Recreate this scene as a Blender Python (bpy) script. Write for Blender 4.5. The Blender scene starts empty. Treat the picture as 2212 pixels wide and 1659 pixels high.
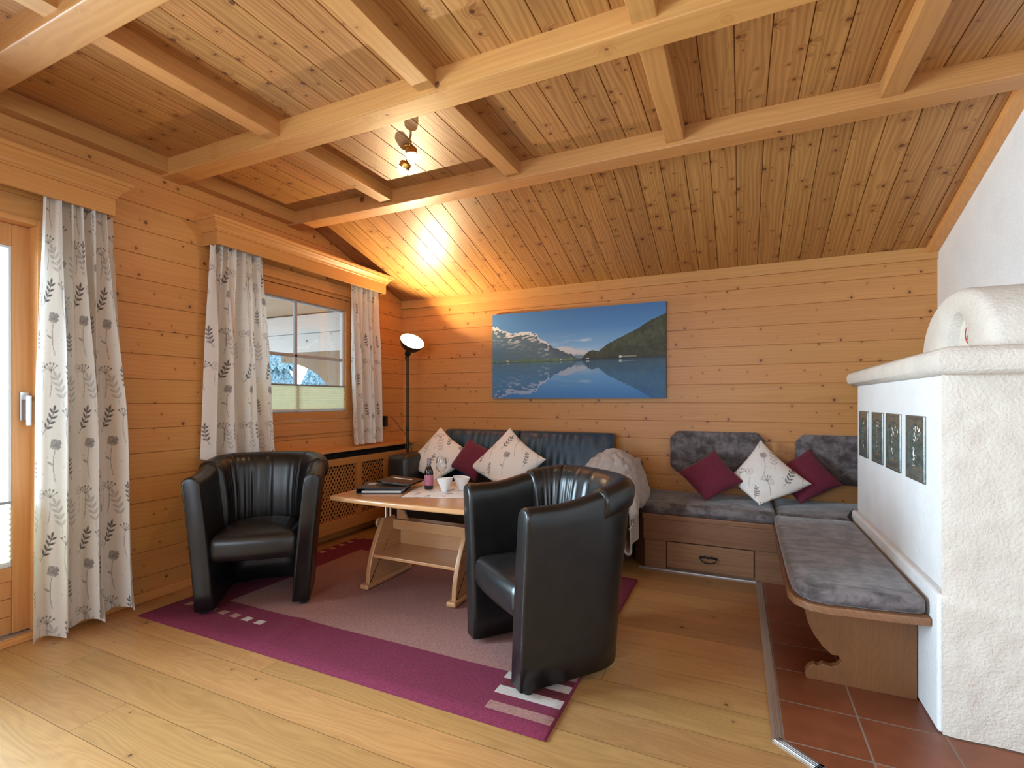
import bpy, bmesh, math, random
import numpy as np
from mathutils import Vector, Matrix
random.seed(7)
SC = bpy.context.scene
COL = SC.collection
R = math.radians
PI = math.pi

# ------------------------------------------------------------------ room dimensions (metres)
XL, XR = -3.245, 1.213          # window wall, white plaster wall
YB, YN = 4.27, -2.6             # back wall, wall behind the camera
ZC, ZW = 2.68, 2.24             # flat ceiling, ceiling height at the back wall
SLOPE = 0.334                   # rise of the sloped ceiling per metre
YS = YB - (ZC - ZW) / SLOPE     # where slope meets flat ceiling

# ------------------------------------------------------------------ camera
cam = bpy.data.cameras.new('camera')
cam.sensor_width = 36.0
cam.lens = 1070.0 / 2212.0 * 36.0
cam.shift_y = 36.5 / 2212.0
cam.clip_start = 0.02
cam.clip_end = 200
camo = bpy.data.objects.new('camera', cam)
camo.location = (0, 0, 1.2)
camo.rotation_euler = (R(90), 0, R(24.8))
COL.objects.link(camo)
SC.camera = camo

# ------------------------------------------------------------------ view, world, big lights
vs = SC.view_settings
SC.display_settings.display_device = 'sRGB'
vs.view_transform = 'Standard'
vs.look = 'None'
vs.gamma = 1.0
vs.use_curve_mapping = False
vs.exposure = 0.0
try:
    SC.cycles.use_denoising = True
    SC.cycles.max_bounces = 10
    SC.cycles.diffuse_bounces = 6
    SC.cycles.transparent_max_bounces = 16
    SC.cycles.sample_clamp_indirect = 6.0
    SC.cycles.caustics_reflective = False
    SC.cycles.caustics_refractive = False
except Exception:
    pass
W = bpy.data.worlds.new('winter_sky')
SC.world = W
W.use_nodes = True
bgn = W.node_tree.nodes['Background']
bgn.inputs['Color'].default_value = (0.72, 0.87, 1.0, 1)
bgn.inputs['Strength'].default_value = 3.6


def area(name, loc, target, sx, sy, power, col, spread=180):
    l = bpy.data.lights.new(name, 'AREA')
    l.shape = 'RECTANGLE'
    l.size, l.size_y = sx, sy
    l.energy = power
    l.color = col
    l.spread = R(spread)
    o = bpy.data.objects.new(name, l)
    o.location = loc
    d = Vector(target) - Vector(loc)
    o.rotation_euler = d.to_track_quat('-Z', 'Y').to_euler()
    COL.objects.link(o)
    return o


DAY = (0.66, 0.83, 1.0)
area('daylight_balcony_door', (XL - 0.42, 0.25, 1.35), (XL + 1.0, 0.25, 1.15), 1.5, 1.9, 430, DAY, 140)
area('daylight_rear_window', (-1.1, YN + 0.08, 1.55), (-1.0, 0, 1.25), 2.2, 1.3, 64, DAY)


def point(name, loc, power, col, rad=0.03, parent=None):
    l = bpy.data.lights.new(name, 'POINT')
    l.energy = power
    l.color = col
    l.shadow_soft_size = rad
    o = bpy.data.objects.new(name, l)
    o.location = loc
    COL.objects.link(o)
    if parent:
        o.parent = parent
    return o


def spot(name, loc, target, power, col, ang=120, rad=0.03):
    l = bpy.data.lights.new(name, 'SPOT')
    l.energy = power
    l.color = col
    l.spot_size = R(ang)
    l.spot_blend = 0.6
    l.shadow_soft_size = rad
    o = bpy.data.objects.new(name, l)
    o.location = loc
    d = Vector(target) - Vector(loc)
    o.rotation_euler = d.to_track_quat('-Z', 'Y').to_euler()
    COL.objects.link(o)
    return o


WARM = (1.0, 0.72, 0.42)

# ================================================================== helpers
def link(o, parent=None):
    COL.objects.link(o)
    if parent is not None:
        o.parent = parent
    return o


def tag(o, label=None, cat=None, group=None, kind=None):
    if label:
        o['label'] = label
    if cat:
        o['category'] = cat
    if group:
        o['group'] = group
    if kind:
        o['kind'] = kind
    return o


def thing(name, label, cat, loc=(0, 0, 0), rz=0.0, group=None):
    o = bpy.data.objects.new(name, None)
    o.location = loc
    o.rotation_euler = (0, 0, rz)
    o.empty_display_size = 0.1
    link(o)
    return tag(o, label, cat, group)


def mesh(name, verts, faces, mats, parent=None, smooth=False, fm=None, loc=(0, 0, 0)):
    me = bpy.data.meshes.new(name)
    me.from_pydata([tuple(v) for v in verts], [], faces)
    for m in (mats if isinstance(mats, (list, tuple)) else [mats]):
        me.materials.append(m)
    if fm is not None:
        me.polygons.foreach_set('material_index', fm)
    if smooth:
        me.polygons.foreach_set('use_smooth', [True] * len(me.polygons))
    me.update()
    o = bpy.data.objects.new(name, me)
    o.location = loc
    return link(o, parent)


def bmobj(name, bm, mats, parent=None, smooth=None, loc=(0, 0, 0)):
    """smooth: None = flat, angle in degrees = smooth with sharp edges above it"""
    bmesh.ops.recalc_face_normals(bm, faces=bm.faces[:])
    me = bpy.data.meshes.new(name)
    if smooth is not None:
        for f in bm.faces:
            f.smooth = True
        for e in bm.edges:
            if len(e.link_faces) == 2 and e.calc_face_angle(0) > R(smooth):
                e.smooth = False
    bm.to_mesh(me)
    bm.free()
    for m in (mats if isinstance(mats, (list, tuple)) else [mats]):
        me.materials.append(m)
    o = bpy.data.objects.new(name, me)
    o.location = loc
    if smooth is not None and smooth <= 45:
        wn = o.modifiers.new('weighted_normals', 'WEIGHTED_NORMAL')
        wn.keep_sharp = True
    return link(o, parent)


def add_box(bm, x0, x1, y0, y1, z0, z1, bev=0.0, seg=2, mi=0):
    b = bmesh.new()
    vs_ = [b.verts.new((x, y, z)) for z in (z0, z1) for y in (y0, y1) for x in (x0, x1)]
    for f in ((0, 2, 3, 1), (4, 5, 7, 6), (0, 1, 5, 4), (2, 6, 7, 3), (0, 4, 6, 2), (1, 3, 7, 5)):
        b.faces.new([vs_[i] for i in f])
    if bev > 0:
        bmesh.ops.bevel(b, geom=b.edges[:], offset=bev, segments=seg, profile=0.5, affect='EDGES')
    for f in b.faces:
        f.material_index = mi
    merge(bm, b)


def merge(bm, b, mat=None):
    me = bpy.data.meshes.new('tmp')
    b.to_mesh(me)
    b.free()
    if mat is not None:
        me.transform(mat)
    bm.from_mesh(me)
    bpy.data.meshes.remove(me)


def box(name, x0, x1, y0, y1, z0, z1, m, parent=None, bev=0.003, seg=2):
    bm = bmesh.new()
    add_box(bm, x0, x1, y0, y1, z0, z1, bev, seg)
    return bmobj(name, bm, m, parent, smooth=40)


def add_prism(bm, pts, d0, d1, axis='Y', bev=0.0, seg=2):
    """pts: 2-D outline; axis: extrusion axis. (axis X: pts=(y,z); Y: (x,z); Z: (x,y))"""
    b = bmesh.new()

    def P(p, d):
        return {'X': (d, p[0], p[1]), 'Y': (p[0], d, p[1]), 'Z': (p[0], p[1], d)}[axis]
    a = [b.verts.new(P(p, d0)) for p in pts]
    c = [b.verts.new(P(p, d1)) for p in pts]
    n = len(pts)
    fa = b.faces.new(a[::-1])
    fc = b.faces.new(c)
    for i in range(n):
        b.faces.new((a[i], a[(i + 1) % n], c[(i + 1) % n], c[i]))
    bmesh.ops.recalc_face_normals(b, faces=b.faces[:])
    if bev > 0:
        es = list({e for f in (fa, fc) for e in f.edges})
        bmesh.ops.bevel(b, geom=es, offset=bev, segments=seg, profile=0.5, affect='EDGES')
    merge(bm, b)


def add_lathe(bm, prof, n=32, mat=None, cap=True):
    """prof: list of (r,z) from bottom to top, about the z axis"""
    b = bmesh.new()
    rings = []
    for r, z in prof:
        if r < 1e-6:
            rings.append([b.verts.new((0, 0, z))])
        else:
            rings.append([b.verts.new((r * math.cos(2 * PI * k / n), r * math.sin(2 * PI * k / n), z)) for k in range(n)])
    for a, c in zip(rings, rings[1:]):
        for k in range(n):
            k2 = (k + 1) % n
            if len(a) == 1 and len(c) == 1:
                continue
            if len(a) == 1:
                b.faces.new((a[0], c[k2], c[k]))
            elif len(c) == 1:
                b.faces.new((a[k], a[k2], c[0]))
            else:
                b.faces.new((a[k], a[k2], c[k2], c[k]))
    if cap:
        for rg in (rings[0], rings[-1]):
            if len(rg) > 1:
                b.faces.new(rg)
    bmesh.ops.recalc_face_normals(b, faces=b.faces[:])
    merge(bm, b, mat)


def add_tube(bm, pts, r, n=10):
    pts = [Vector(p) for p in pts]
    b = bmesh.new()
    rings = []
    up = Vector((0.13, 0.31, 0.94)).normalized()
    for i, p in enumerate(pts):
        t = (pts[min(i + 1, len(pts) - 1)] - pts[max(i - 1, 0)]).normalized()
        s = t.cross(up)
        if s.length < 1e-3:
            s = t.cross(Vector((1, 0, 0)))
        s.normalize()
        q = s.cross(t)
        rr = r[i] if isinstance(r, (list, tuple)) else r
        rings.append([b.verts.new(p + (s * math.cos(2 * PI * k / n) + q * math.sin(2 * PI * k / n)) * rr) for k in range(n)])
    for a, c in zip(rings, rings[1:]):
        for k in range(n):
            b.faces.new((a[k], a[(k + 1) % n], c[(k + 1) % n], c[k]))
    b.faces.new(rings[0][::-1])
    b.faces.new(rings[-1])
    merge(bm, b)


def grid_faces(nu, nv, off=0, wrap_u=False):
    """vertex index = i*nv + j"""
    f = []
    for i in range(nu if wrap_u else nu - 1):
        i2 = (i + 1) % nu
        for j in range(nv - 1):
            f.append((off + i * nv + j, off + i2 * nv + j, off + i2 * nv + j + 1, off + i * nv + j + 1))
    return f


def smoothstep(a, b, x):
    t = np.clip((x - a) / (b - a), 0, 1)
    return t * t * (3 - 2 * t)


# ------------------------------------------------------------------ numpy noise for prints
_rs = np.random.RandomState(5)
_LAT = _rs.rand(256, 256)


def vnoise(x, y):
    xi = np.floor(x).astype(int)
    yi = np.floor(y).astype(int)
    fx = x - xi
    fy = y - yi
    fx = fx * fx * (3 - 2 * fx)
    fy = fy * fy * (3 - 2 * fy)
    a = _LAT[xi % 256, yi % 256]
    b = _LAT[(xi + 1) % 256, yi % 256]
    c = _LAT[xi % 256, (yi + 1) % 256]
    d = _LAT[(xi + 1) % 256, (yi + 1) % 256]
    return (a * (1 - fx) + b * fx) * (1 - fy) + (c * (1 - fx) + d * fx) * fy


def fbm(x, y, o=4):
    s, a, t = 0, 0.5, 0
    for k in range(o):
        s = s + a * vnoise(x * 2 ** k + 17.3 * k, y * 2 ** k + 9.1 * k)
        t += a
        a *= 0.5
    return s / t


# ------------------------------------------------------------------ floral print (periodic tile of cloth, 0.40 x 0.64 m)
PTW, PTH, PPX = 0.40, 0.64, 0.002


def make_floral():
    nw, nh = int(PTW / PPX), int(PTH / PPX)
    gx, gy = np.meshgrid((np.arange(nw) + .5) * PPX, (np.arange(nh) + .5) * PPX, indexing='ij')
    ink = np.zeros((nw, nh))

    def wrapd(x, y):
        dx = gx - x
        dy = gy - y
        dx -= PTW * np.round(dx / PTW)
        dy -= PTH * np.round(dy / PTH)
        return dx, dy

    def seg(p, q, w, a):
        nonlocal ink
        dx, dy = wrapd(*p)
        vx, vy = q[0] - p[0], q[1] - p[1]
        L = max(vx * vx + vy * vy, 1e-9)
        t = np.clip((dx * vx + dy * vy) / L, 0, 1)
        d = np.hypot(dx - t * vx, dy - t * vy)
        ink = np.maximum(ink, a * (1 - smoothstep(w * .5, w * .5 + .0015, d)))

    def curve(p, ang, L, bend, w, a, n=14):
        pts = [p]
        x, y = p
        for k in range(n):
            x += math.cos(ang) * L / n
            y += math.sin(ang) * L / n
            ang += bend / n
            seg(pts[-1], (x, y), w, a)
            pts.append((x, y))
        return pts, ang

    def leaf(p, ang, L, w, a):
        nonlocal ink
        dx, dy = wrapd(*p)
        u = (dx * math.cos(ang) + dy * math.sin(ang)) / L
        v = (-dx * math.sin(ang) + dy * math.cos(ang)) / w
        inside = np.where((u > 0) & (u < 1), np.abs(v) - np.sin(PI * np.clip(u, 0, 1)) ** .8 * .5, 1)
        ink = np.maximum(ink, a * (1 - smoothstep(-.12, .08, inside)))

    def bloom(p, r, a, petals=4, ph=0.0, outline=False):
        nonlocal ink
        dx, dy = wrapd(*p)
        th = np.arctan2(dy, dx)
        rr = np.hypot(dx, dy)
        edge = r * (.78 + .22 * np.abs(np.sin(petals * .5 * th + ph)) + .06 * np.sin(9 * th + ph))
        tex = fbm(gx * 130 + 3 * ph, gy * 130, 3)
        if outline:
            m = (1 - smoothstep(.0012, .0028, np.abs(rr - edge))) * a + (rr < edge) * a * .35 * tex
            ink = np.maximum(ink, m)
            ink = np.maximum(ink, (1 - smoothstep(r * .18, r * .3, rr)) * a * 1.2)
        else:
            m = (1 - smoothstep(-.002, .001, rr - edge)) * a * (.45 + .75 * tex)
            ink = np.maximum(ink, m)

    def sprig(p, ang, L, bend, a, lf=.03):
        pts, an = curve(p, ang, L, bend, .0016, a)
        for k in range(4, len(pts), 3):
            for s in (-1, 1):
                leaf(pts[k], ang + bend * k / 14 + s * .75, lf, lf * .34, a)
        leaf(pts[-1], an, lf * 1.1, lf * .36, a)

    def umbel(p, ang, L, bend, a):
        pts, an = curve(p, ang, L, bend, .0016, a * .9)
        q = pts[-1]
        for s in (-.9, -.45, 0, .45, .9):
            e = (q[0] + math.cos(an + s) * .034, q[1] + math.sin(an + s) * .034)
            seg(q, e, .0014, a)
            leaf(e, an + s, .013, .010, a)

    U = PI / 2
    # big dark blossoms with stems
    pts, an = curve((.09, .02), U + .25, .17, -.5, .0018, .7)
    bloom((pts[-1][0] + .002, pts[-1][1] + .022), .030, .78, 4, .3)
    leaf(pts[7], U + 1.0, .035, .010, .7)
    pts, an = curve((.30, .33), U - .3, .15, .6, .0018, .7)
    bloom((pts[-1][0], pts[-1][1] + .02), .026, .72, 5, 1.1)
    # dark leafy twigs
    sprig((.02, .26), U - .7, .13, .5, .95, .034)
    sprig((.20, .48), U + .5, .12, -.5, .95, .030)
    sprig((.24, .12), U - .4, .11, .6, .9, .026)
    sprig((.37, .02), U + .3, .10, -.3, .85, .024)
    # umbels
    umbel((.16, .20), U + .35, .15, -.6, .85)
    umbel((.34, .17), U - .1, .12, .5, .8)
    umbel((.06, .45), U - .2, .13, .3, .85)
    umbel((.28, .56), U + .2, .10, -.5, .8)
    # pale sprigs & outline flowers
    sprig((.13, .40), U + .1, .15, .3, .38, .042)
    sprig((.38, .38), U + .2, .14, -.2, .34, .040)
    bloom((.21, .36), .024, .42, 5, .2, True)
    bloom((.02, .60), .022, .40, 5, .9, True)
    bloom((.345, .285), .020, .38, 6, .5, True)
    curve((.22, .345), -U - .3, .10, .4, .0014, .4)
    curve((.02, .58), -U + .2, .10, -.4, .0014, .4)
    # tiny seeds
    for k in range(10):
        bloom((random.uniform(0, PTW), random.uniform(0, PTH)), .004, .6, 4)
    return np.clip(ink, 0, 1)


FLORAL = make_floral()
FTONE = fbm(*np.meshgrid(np.arange(FLORAL.shape[0]) * .03, np.arange(FLORAL.shape[1]) * .03, indexing='ij'), 3)


def floral_rgb(u, v, base=(.80, .765, .70)):
    def samp(A, u, v):
        x = (u / PPX - .5) % A.shape[0]
        y = (v / PPX - .5) % A.shape[1]
        x0 = np.floor(x).astype(int)
        y0 = np.floor(y).astype(int)
        fx, fy = x - x0, y - y0
        n, m = A.shape
        return ((A[x0 % n, y0 % m] * (1 - fx) + A[(x0 + 1) % n, y0 % m] * fx) * (1 - fy)
                + (A[x0 % n, (y0 + 1) % m] * (1 - fx) + A[(x0 + 1) % n, (y0 + 1) % m] * fx) * fy)
    k = samp(FLORAL, u, v)[:, None]
    t = samp(FTONE, u, v)[:, None]
    ink = np.array((.045, .05, .075)) * t + np.array((.10, .075, .06)) * (1 - t)
    return np.array(base) * (1 - k) + ink * k


def set_colors(o, rgb):
    me = o.data
    a = me.color_attributes.new('print', 'FLOAT_COLOR', 'POINT')
    c = np.ones((len(me.vertices), 4), dtype=np.float32)
    c[:, :3] = rgb
    a.data.foreach_set('color', c.ravel())


# ================================================================== materials
class NT:
    def __init__(s, name):
        s.m = bpy.data.materials.new(name)
        s.m.use_nodes = True
        s.t = s.m.node_tree
        s.p = s.t.nodes['Principled BSDF']
        s.o = s.t.nodes['Material Output']

    def n(s, typ, **kw):
        nd = s.t.nodes.new(typ)
        for k, v in kw.items():
            setattr(nd, k, v)
        return nd

    def set(s, inp, v):
        if isinstance(v, bpy.types.NodeSocket):
            s.t.links.new(v, inp)
        else:
            inp.default_value = v

    def math(s, op, a, b=0.0, c=None):
        nd = s.n('ShaderNodeMath', operation=op)
        s.set(nd.inputs[0], a)
        s.set(nd.inputs[1], b)
        if c is not None:
            s.set(nd.inputs[2], c)
        return nd.outputs[0]

    def mix(s, f, a, b, blend='MIX'):
        nd = s.n('ShaderNodeMixRGB', blend_type=blend)
        s.set(nd.inputs[0], f)
        for i, v in ((1, a), (2, b)):
            if isinstance(v, (tuple, list)) and len(v) == 3:
                v = (*v, 1)
            s.set(nd.inputs[i], v)
        return nd.outputs[0]

    def comb(s, x, y, z):
        nd = s.n('ShaderNodeCombineXYZ')
        for i, v in enumerate((x, y, z)):
            s.set(nd.inputs[i], v)
        return nd.outputs[0]

    def noise(s, vec, scale=5, detail=2, rough=.5, dist=0.0):
        nd = s.n('ShaderNodeTexNoise')
        s.set(nd.inputs['Vector'], vec)
        s.set(nd.inputs['Scale'], scale)
        nd.inputs['Detail'].default_value = detail
        nd.inputs['Roughness'].default_value = rough
        nd.inputs['Distortion'].default_value = dist
        return nd.outputs[0]

    def smooth(s, v, a, b, c=0.0, d=1.0):
        nd = s.n('ShaderNodeMapRange', interpolation_type='SMOOTHSTEP')
        for i, x in enumerate((v, a, b, c, d)):
            s.set(nd.inputs[i], x)
        return nd.outputs[0]

    def obj(s):
        return s.n('ShaderNodeTexCoord').outputs['Object']

    def sep(s, v):
        nd = s.n('ShaderNodeSeparateXYZ')
        s.set(nd.inputs[0], v)
        return nd.outputs

    def bump(s, h, strength=.3, dist=.01):
        nd = s.n('ShaderNodeBump')
        s.set(nd.inputs['Height'], h)
        nd.inputs['Strength'].default_value = strength
        nd.inputs['Distance'].default_value = dist
        s.t.links.new(nd.outputs[0], s.p.inputs['Normal'])

    def P(s, **kw):
        for k, v in kw.items():
            if isinstance(v, (tuple, list)) and len(v) == 3:
                v = (*v, 1)
            s.set(s.p.inputs[k.replace('_', ' ')], v)
        return s.m


def plain(name, col, rough=.5, metal=0.0, **kw):
    t = NT(name)
    return t.P(Base_Color=col, Roughness=rough, Metallic=metal, **kw)


def wood(name, along=0, across=2, w=None, v0=0.0, light=(.64, .36, .155), dark=(.42, .19, .062), knot=(.10, .03, .012),
         kscale=5.5, kthr=.45, krad=(.035, .085), rough=.45, streak=1.0, vary=.22, coat=0.0, ends=None, cubic=False, ring=.35, spec=.5, rcol_h=.006, joint=0.0):
    """pine / oak boards: long grain along one object axis, each board of width w with its own tone; knots as small dark eyes"""
    t = NT(name)
    c = t.sep(t.obj())
    third = 3 - along - across
    u, v, d = c[along], c[across], c[third]
    if w:
        pid = t.math('FLOOR', t.math('DIVIDE', t.math('SUBTRACT', v, v0), w))
    else:
        pid = t.math('MULTIPLY', t.n('ShaderNodeObjectInfo').outputs['Random'], 91.0)
    if ends:
        wn0 = t.n('ShaderNodeTexWhiteNoise', noise_dimensions='1D')
        t.set(wn0.inputs['W'], t.math('ADD', pid, .37))
        eid = t.math('FLOOR', t.math('DIVIDE', t.math('ADD', u, t.math('MULTIPLY', wn0.outputs[0], ends * 3)), ends))
        pid = t.math('ADD', pid, t.math('MULTIPLY', eid, 13.7))
    wn = t.n('ShaderNodeTexWhiteNoise', noise_dimensions='1D')
    t.set(wn.inputs['W'], pid)
    rnd, rcol = wn.outputs[0], t.sep(wn.outputs[1])
    uu = t.math('ADD', u, t.math('MULTIPLY', rnd, 57.0))
    dd = d if cubic else 0.0
    # knots
    kv = t.comb(t.math('MULTIPLY', uu, 1.12), v, dd)
    vo = t.n('ShaderNodeTexVoronoi', voronoi_dimensions='3D' if cubic else '2D')
    t.set(vo.inputs['Vector'], kv)
    vo.inputs['Scale'].default_value = kscale
    kc = t.sep(vo.outputs['Color'])
    keep = t.math('GREATER_THAN', kc[0], kthr)
    rad = t.math('MULTIPLY_ADD', t.math('POWER', kc[1], 2.0), krad[1] - krad[0], krad[0])
    wob = t.math('MULTIPLY_ADD', t.noise(kv, 60, 2), .03, -.015)
    kd = t.math('ADD', vo.outputs['Distance'], wob)
    kcore = t.math('MULTIPLY', t.smooth(kd, rad, t.math('MULTIPLY', rad, .55)), keep)
    halo = t.math('MULTIPLY', t.smooth(kd, t.math('MULTIPLY', rad, 3.6), rad), keep)
    # grain
    warp = t.noise(t.comb(t.math('MULTIPLY', uu, 1.1), t.math('MULTIPLY', v, 7.0), t.math('MULTIPLY', dd, 7.0) if cubic else rnd), 1.0, 2)
    rr = t.math('ADD', t.math('MULTIPLY', v, 60.0), t.math('ADD', t.math('MULTIPLY', warp, 26.0 * ring), t.math('MULTIPLY', halo, 2.2)))
    if cubic:
        rr = t.math('ADD', rr, t.math('MULTIPLY', d, 45.0))
    rings = t.math('MULTIPLY_ADD', t.math('SINE', t.math('MULTIPLY', rr, 4.0)), .5, .5)
    fine = t.noise(t.comb(t.math('MULTIPLY', uu, 2.2), t.math('MULTIPLY', v, 130.0), t.math('MULTIPLY', dd, 130.0) if cubic else rnd), 1.0, 3, .6)
    broad = t.noise(t.comb(t.math('MULTIPLY', uu, .5), t.math('MULTIPLY', v, 22.0), t.math('MULTIPLY', dd, 22.0) if cubic else rnd), 1.0, 2)
    f = t.math('ADD', t.math('MULTIPLY', rings, .30 * streak), t.math('ADD', t.math('MULTIPLY', fine, .55 * streak), t.math('MULTIPLY', broad, .75 * streak)))
    f = t.math('ADD', f, -.42 * streak - .05 + .0)
    f = t.math('ADD', f, t.math('MULTIPLY', halo, .28))
    f = t.math('MINIMUM', t.math('MAXIMUM', f, 0.0), 1.0)
    col = t.mix(f, light, dark)
    # board to board tone
    val = t.math('MULTIPLY_ADD', rcol[1], vary, 1 - vary * .6)
    hs = t.n('ShaderNodeHueSaturation')
    t.set(hs.inputs['Hue'], t.math('MULTIPLY_ADD', rcol[2], rcol_h, .5 - rcol_h / 2))
    t.set(hs.inputs['Value'], val)
    t.set(hs.inputs['Color'], col)
    col = t.mix(t.math('MULTIPLY', kcore, .88), hs.outputs[0], knot)
    if joint:
        fr = t.math('FRACT', t.math('DIVIDE', t.math('SUBTRACT', v, v0), w))
        e = t.math('MULTIPLY', t.math('MINIMUM', fr, t.math('SUBTRACT', 1.0, fr)), w)
        fe = t.math('FRACT', t.math('DIVIDE', t.math('ADD', u, t.math('MULTIPLY', wn0.outputs[0], ends * 3)), ends))
        e2 = t.math('MULTIPLY', t.math('MINIMUM', fe, t.math('SUBTRACT', 1.0, fe)), ends)
        e = t.math('MINIMUM', e, e2)
        col = t.mix(t.smooth(e, joint, joint * .3), col, (.10, .05, .02))
    rg = t.math('MULTIPLY_ADD', fine, .16, rough - .08)
    t.P(Base_Color=col, Roughness=rg, Coat_Weight=coat, Coat_Roughness=.22, Specular_IOR_Level=spec)
    t.bump(t.math('ADD', t.math('MULTIPLY', fine, .6), t.math('MULTIPLY', rings, .25)), .10, .004)
    return t.m


PINE_L, PINE_D = (.62, .295, .088), (.45, .180, .045)
M_wall_x = wood('pine_wall_boards_window_side', 1, 2, .148, 0.0, PINE_L, PINE_D, streak=.75, rough=.42, vary=.07, kscale=6.6, kthr=.36, krad=(.032, .095))
M_wall_y = wood('pine_wall_boards_back', 0, 2, .148, 0.0, PINE_L, PINE_D, streak=.75, rough=.42, vary=.07, kscale=6.6, kthr=.36, krad=(.032, .095))
M_ceil = wood('pine_ceiling_boards', 1, 0, .140, XL, (.52, .250, .078), (.265, .100, .025), kscale=7.6, kthr=.22, krad=(.035, .13), streak=1.25, vary=.18, rough=.40)
M_slope = wood('pine_sloped_ceiling_boards', 1, 0, .140, XL, (.50, .245, .077), (.250, .096, .025), kscale=7.6, kthr=.20, krad=(.035, .13), streak=1.25, vary=.20, rough=.42)
M_beam_x = wood('pine_beam_lengthwise', 0, 2, None, 0, (.59, .285, .088), (.41, .168, .044), kscale=6.0, kthr=.35, krad=(.06, .20), streak=.8, cubic=True)
M_beam_y = wood('pine_beam_crosswise', 1, 0, None, 0, (.57, .272, .083), (.39, .158, .041), kscale=6.0, kthr=.5, krad=(.05, .15), streak=.8, cubic=True)
M_trim_y = wood('pine_trim_depthwise', 1, 2, None, 0, (.62, .295, .092), (.46, .19, .050), kscale=3.6, kthr=.72, krad=(.03, .07), streak=.7, cubic=True)
M_trim_x = wood('pine_trim_widthwise', 0, 2, None, 0, (.62, .305, .095), (.46, .19, .052), kscale=3.6, kthr=.7, krad=(.03, .07), streak=.7, cubic=True)
M_trim_z = wood('pine_trim_upright', 2, 1, None, 0, (.58, .28, .090), (.42, .175, .048), kscale=3.0, kthr=.85, krad=(.02, .05), streak=.7, cubic=True)
M_oak = wood('oak_floor_boards', 0, 1, .19, .955 - .19 * 20, (.46, .245, .092), (.28, .130, .042), knot=(.09, .045, .022), kscale=3.6, kthr=.62, krad=(.02, .06),
             rough=.32, streak=.85, vary=.30, ends=3.1, ring=.9, joint=.0016, rcol_h=.012)
M_bench = wood('brown_stained_pine', 0, 2, None, 0, (.285, .140, .066), (.160, .072, .034), knot=(.04, .018, .01), kscale=4.5, kthr=.6, krad=(.03, .07), rough=.42, cubic=True)
M_bench_y = wood('brown_stained_pine_depthwise', 1, 0, None, 0, (.285, .140, .066), (.17, .078, .036), knot=(.04, .018, .01), kscale=4.5, kthr=.6, krad=(.03, .07), rough=.42, cubic=True)
M_bench_z = wood('brown_stained_pine_upright', 2, 0, None, 0, (.225, .096, .034), (.135, .054, .019), knot=(.05, .022, .012), streak=.75, ring=2.2, kscale=5.0, kthr=.30, krad=(.03, .075), rough=.42, cubic=True)
M_beech = wood('beech_veneer', 0, 1, None, 0, (.58, .31, .145), (.48, .24, .10), kscale=1, kthr=2, streak=.6, rough=.25, cubic=True, coat=.3)
M_beech_y = wood('beech_veneer_depthwise', 1, 2, None, 0, (.56, .29, .135), (.46, .225, .095), kscale=1, kthr=2, streak=.6, rough=.28, cubic=True, coat=.3)


def noisy(name, a, b, scale, rough=.6, bump=.2, bscale=None, bdist=.003, detail=3, **kw):
    t = NT(name)
    v = t.obj()
    t.P(Base_Color=t.mix(t.smooth(t.noise(v, scale, detail), .3, .7), a, b), Roughness=rough, **kw)
    if bump:
        t.bump(t.noise(v, bscale or scale * 4, 3), bump, bdist)
    return t.m


M_plaster = noisy('white_plaster', (.80, .80, .79), (.76, .76, .75), 6, .85, .55, 70, .006)
M_plaster_rough = noisy('rough_white_render', (.70, .63, .55), (.64, .575, .495), 9, .9, .7, 95, .006, detail=4)
M_rearwall = noisy('rear_wall_boards', (.55, .33, .15), (.50, .28, .12), 3, .6, .1)
M_leather = noisy('black_leather', (.013, .0125, .0125), (.008, .008, .008), 14, .31, .18, 420, .0012, Specular_IOR_Level=.5)
M_sofa = noisy('black_leather_blue_sheen', (.020, .066, .112), (.012, .044, .080), 12, .36, .16, 380, .0012, Specular_IOR_Level=.62)  # blue window reflection put into the leather colour of the back cushions
M_sofa_dark = noisy('dark_brown_black_leather', (.028, .023, .019), (.018, .016, .014), 12, .38, .16, 380, .0012)
M_maroon = noisy('maroon_cotton', (.145, .008, .030), (.115, .006, .024), 60, .85, .25, 900, .0008, Sheen_Weight=.15)
M_blanket = noisy('beige_fleece', (.42, .355, .32), (.35, .29, .255), 25, .95, .4, 500, .0015, Sheen_Weight=.3)
M_black = plain('black_plastic', (.012, .012, .012), .4)
M_darkmetal = plain('dark_grey_metal', (.030, .034, .034), .42, .7)
M_steel = plain('brushed_steel', (.62, .62, .63), .3, 1.0)
M_chrome = plain('chrome', (.8, .8, .8), .12, 1.0)
M_alu = plain('aluminium_profile', (.62, .61, .60), .34, .9)
M_iron = plain('old_iron', (.025, .023, .022), .45, .8)
M_brass = plain('brass', (.62, .36, .10), .28, 1.0)
M_white = plain('white_porcelain', (.82, .82, .82), .18)
M_paper = plain('paper', (.78, .77, .74), .7)
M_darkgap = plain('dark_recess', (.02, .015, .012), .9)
M_shade_in = plain('white_lamp_enamel', (.85, .85, .82), .35)


def emis(name, col, st):
    t = NT(name)
    return t.P(Base_Color=(.9, .9, .85), Emission_Color=(*col, 1), Emission_Strength=st)


M_bulb = emis('glowing_bulb', (1.0, .80, .50), 60.0)
M_bulb2 = emis('glowing_frosted_glass', (1.0, .80, .50), 13.0)


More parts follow.
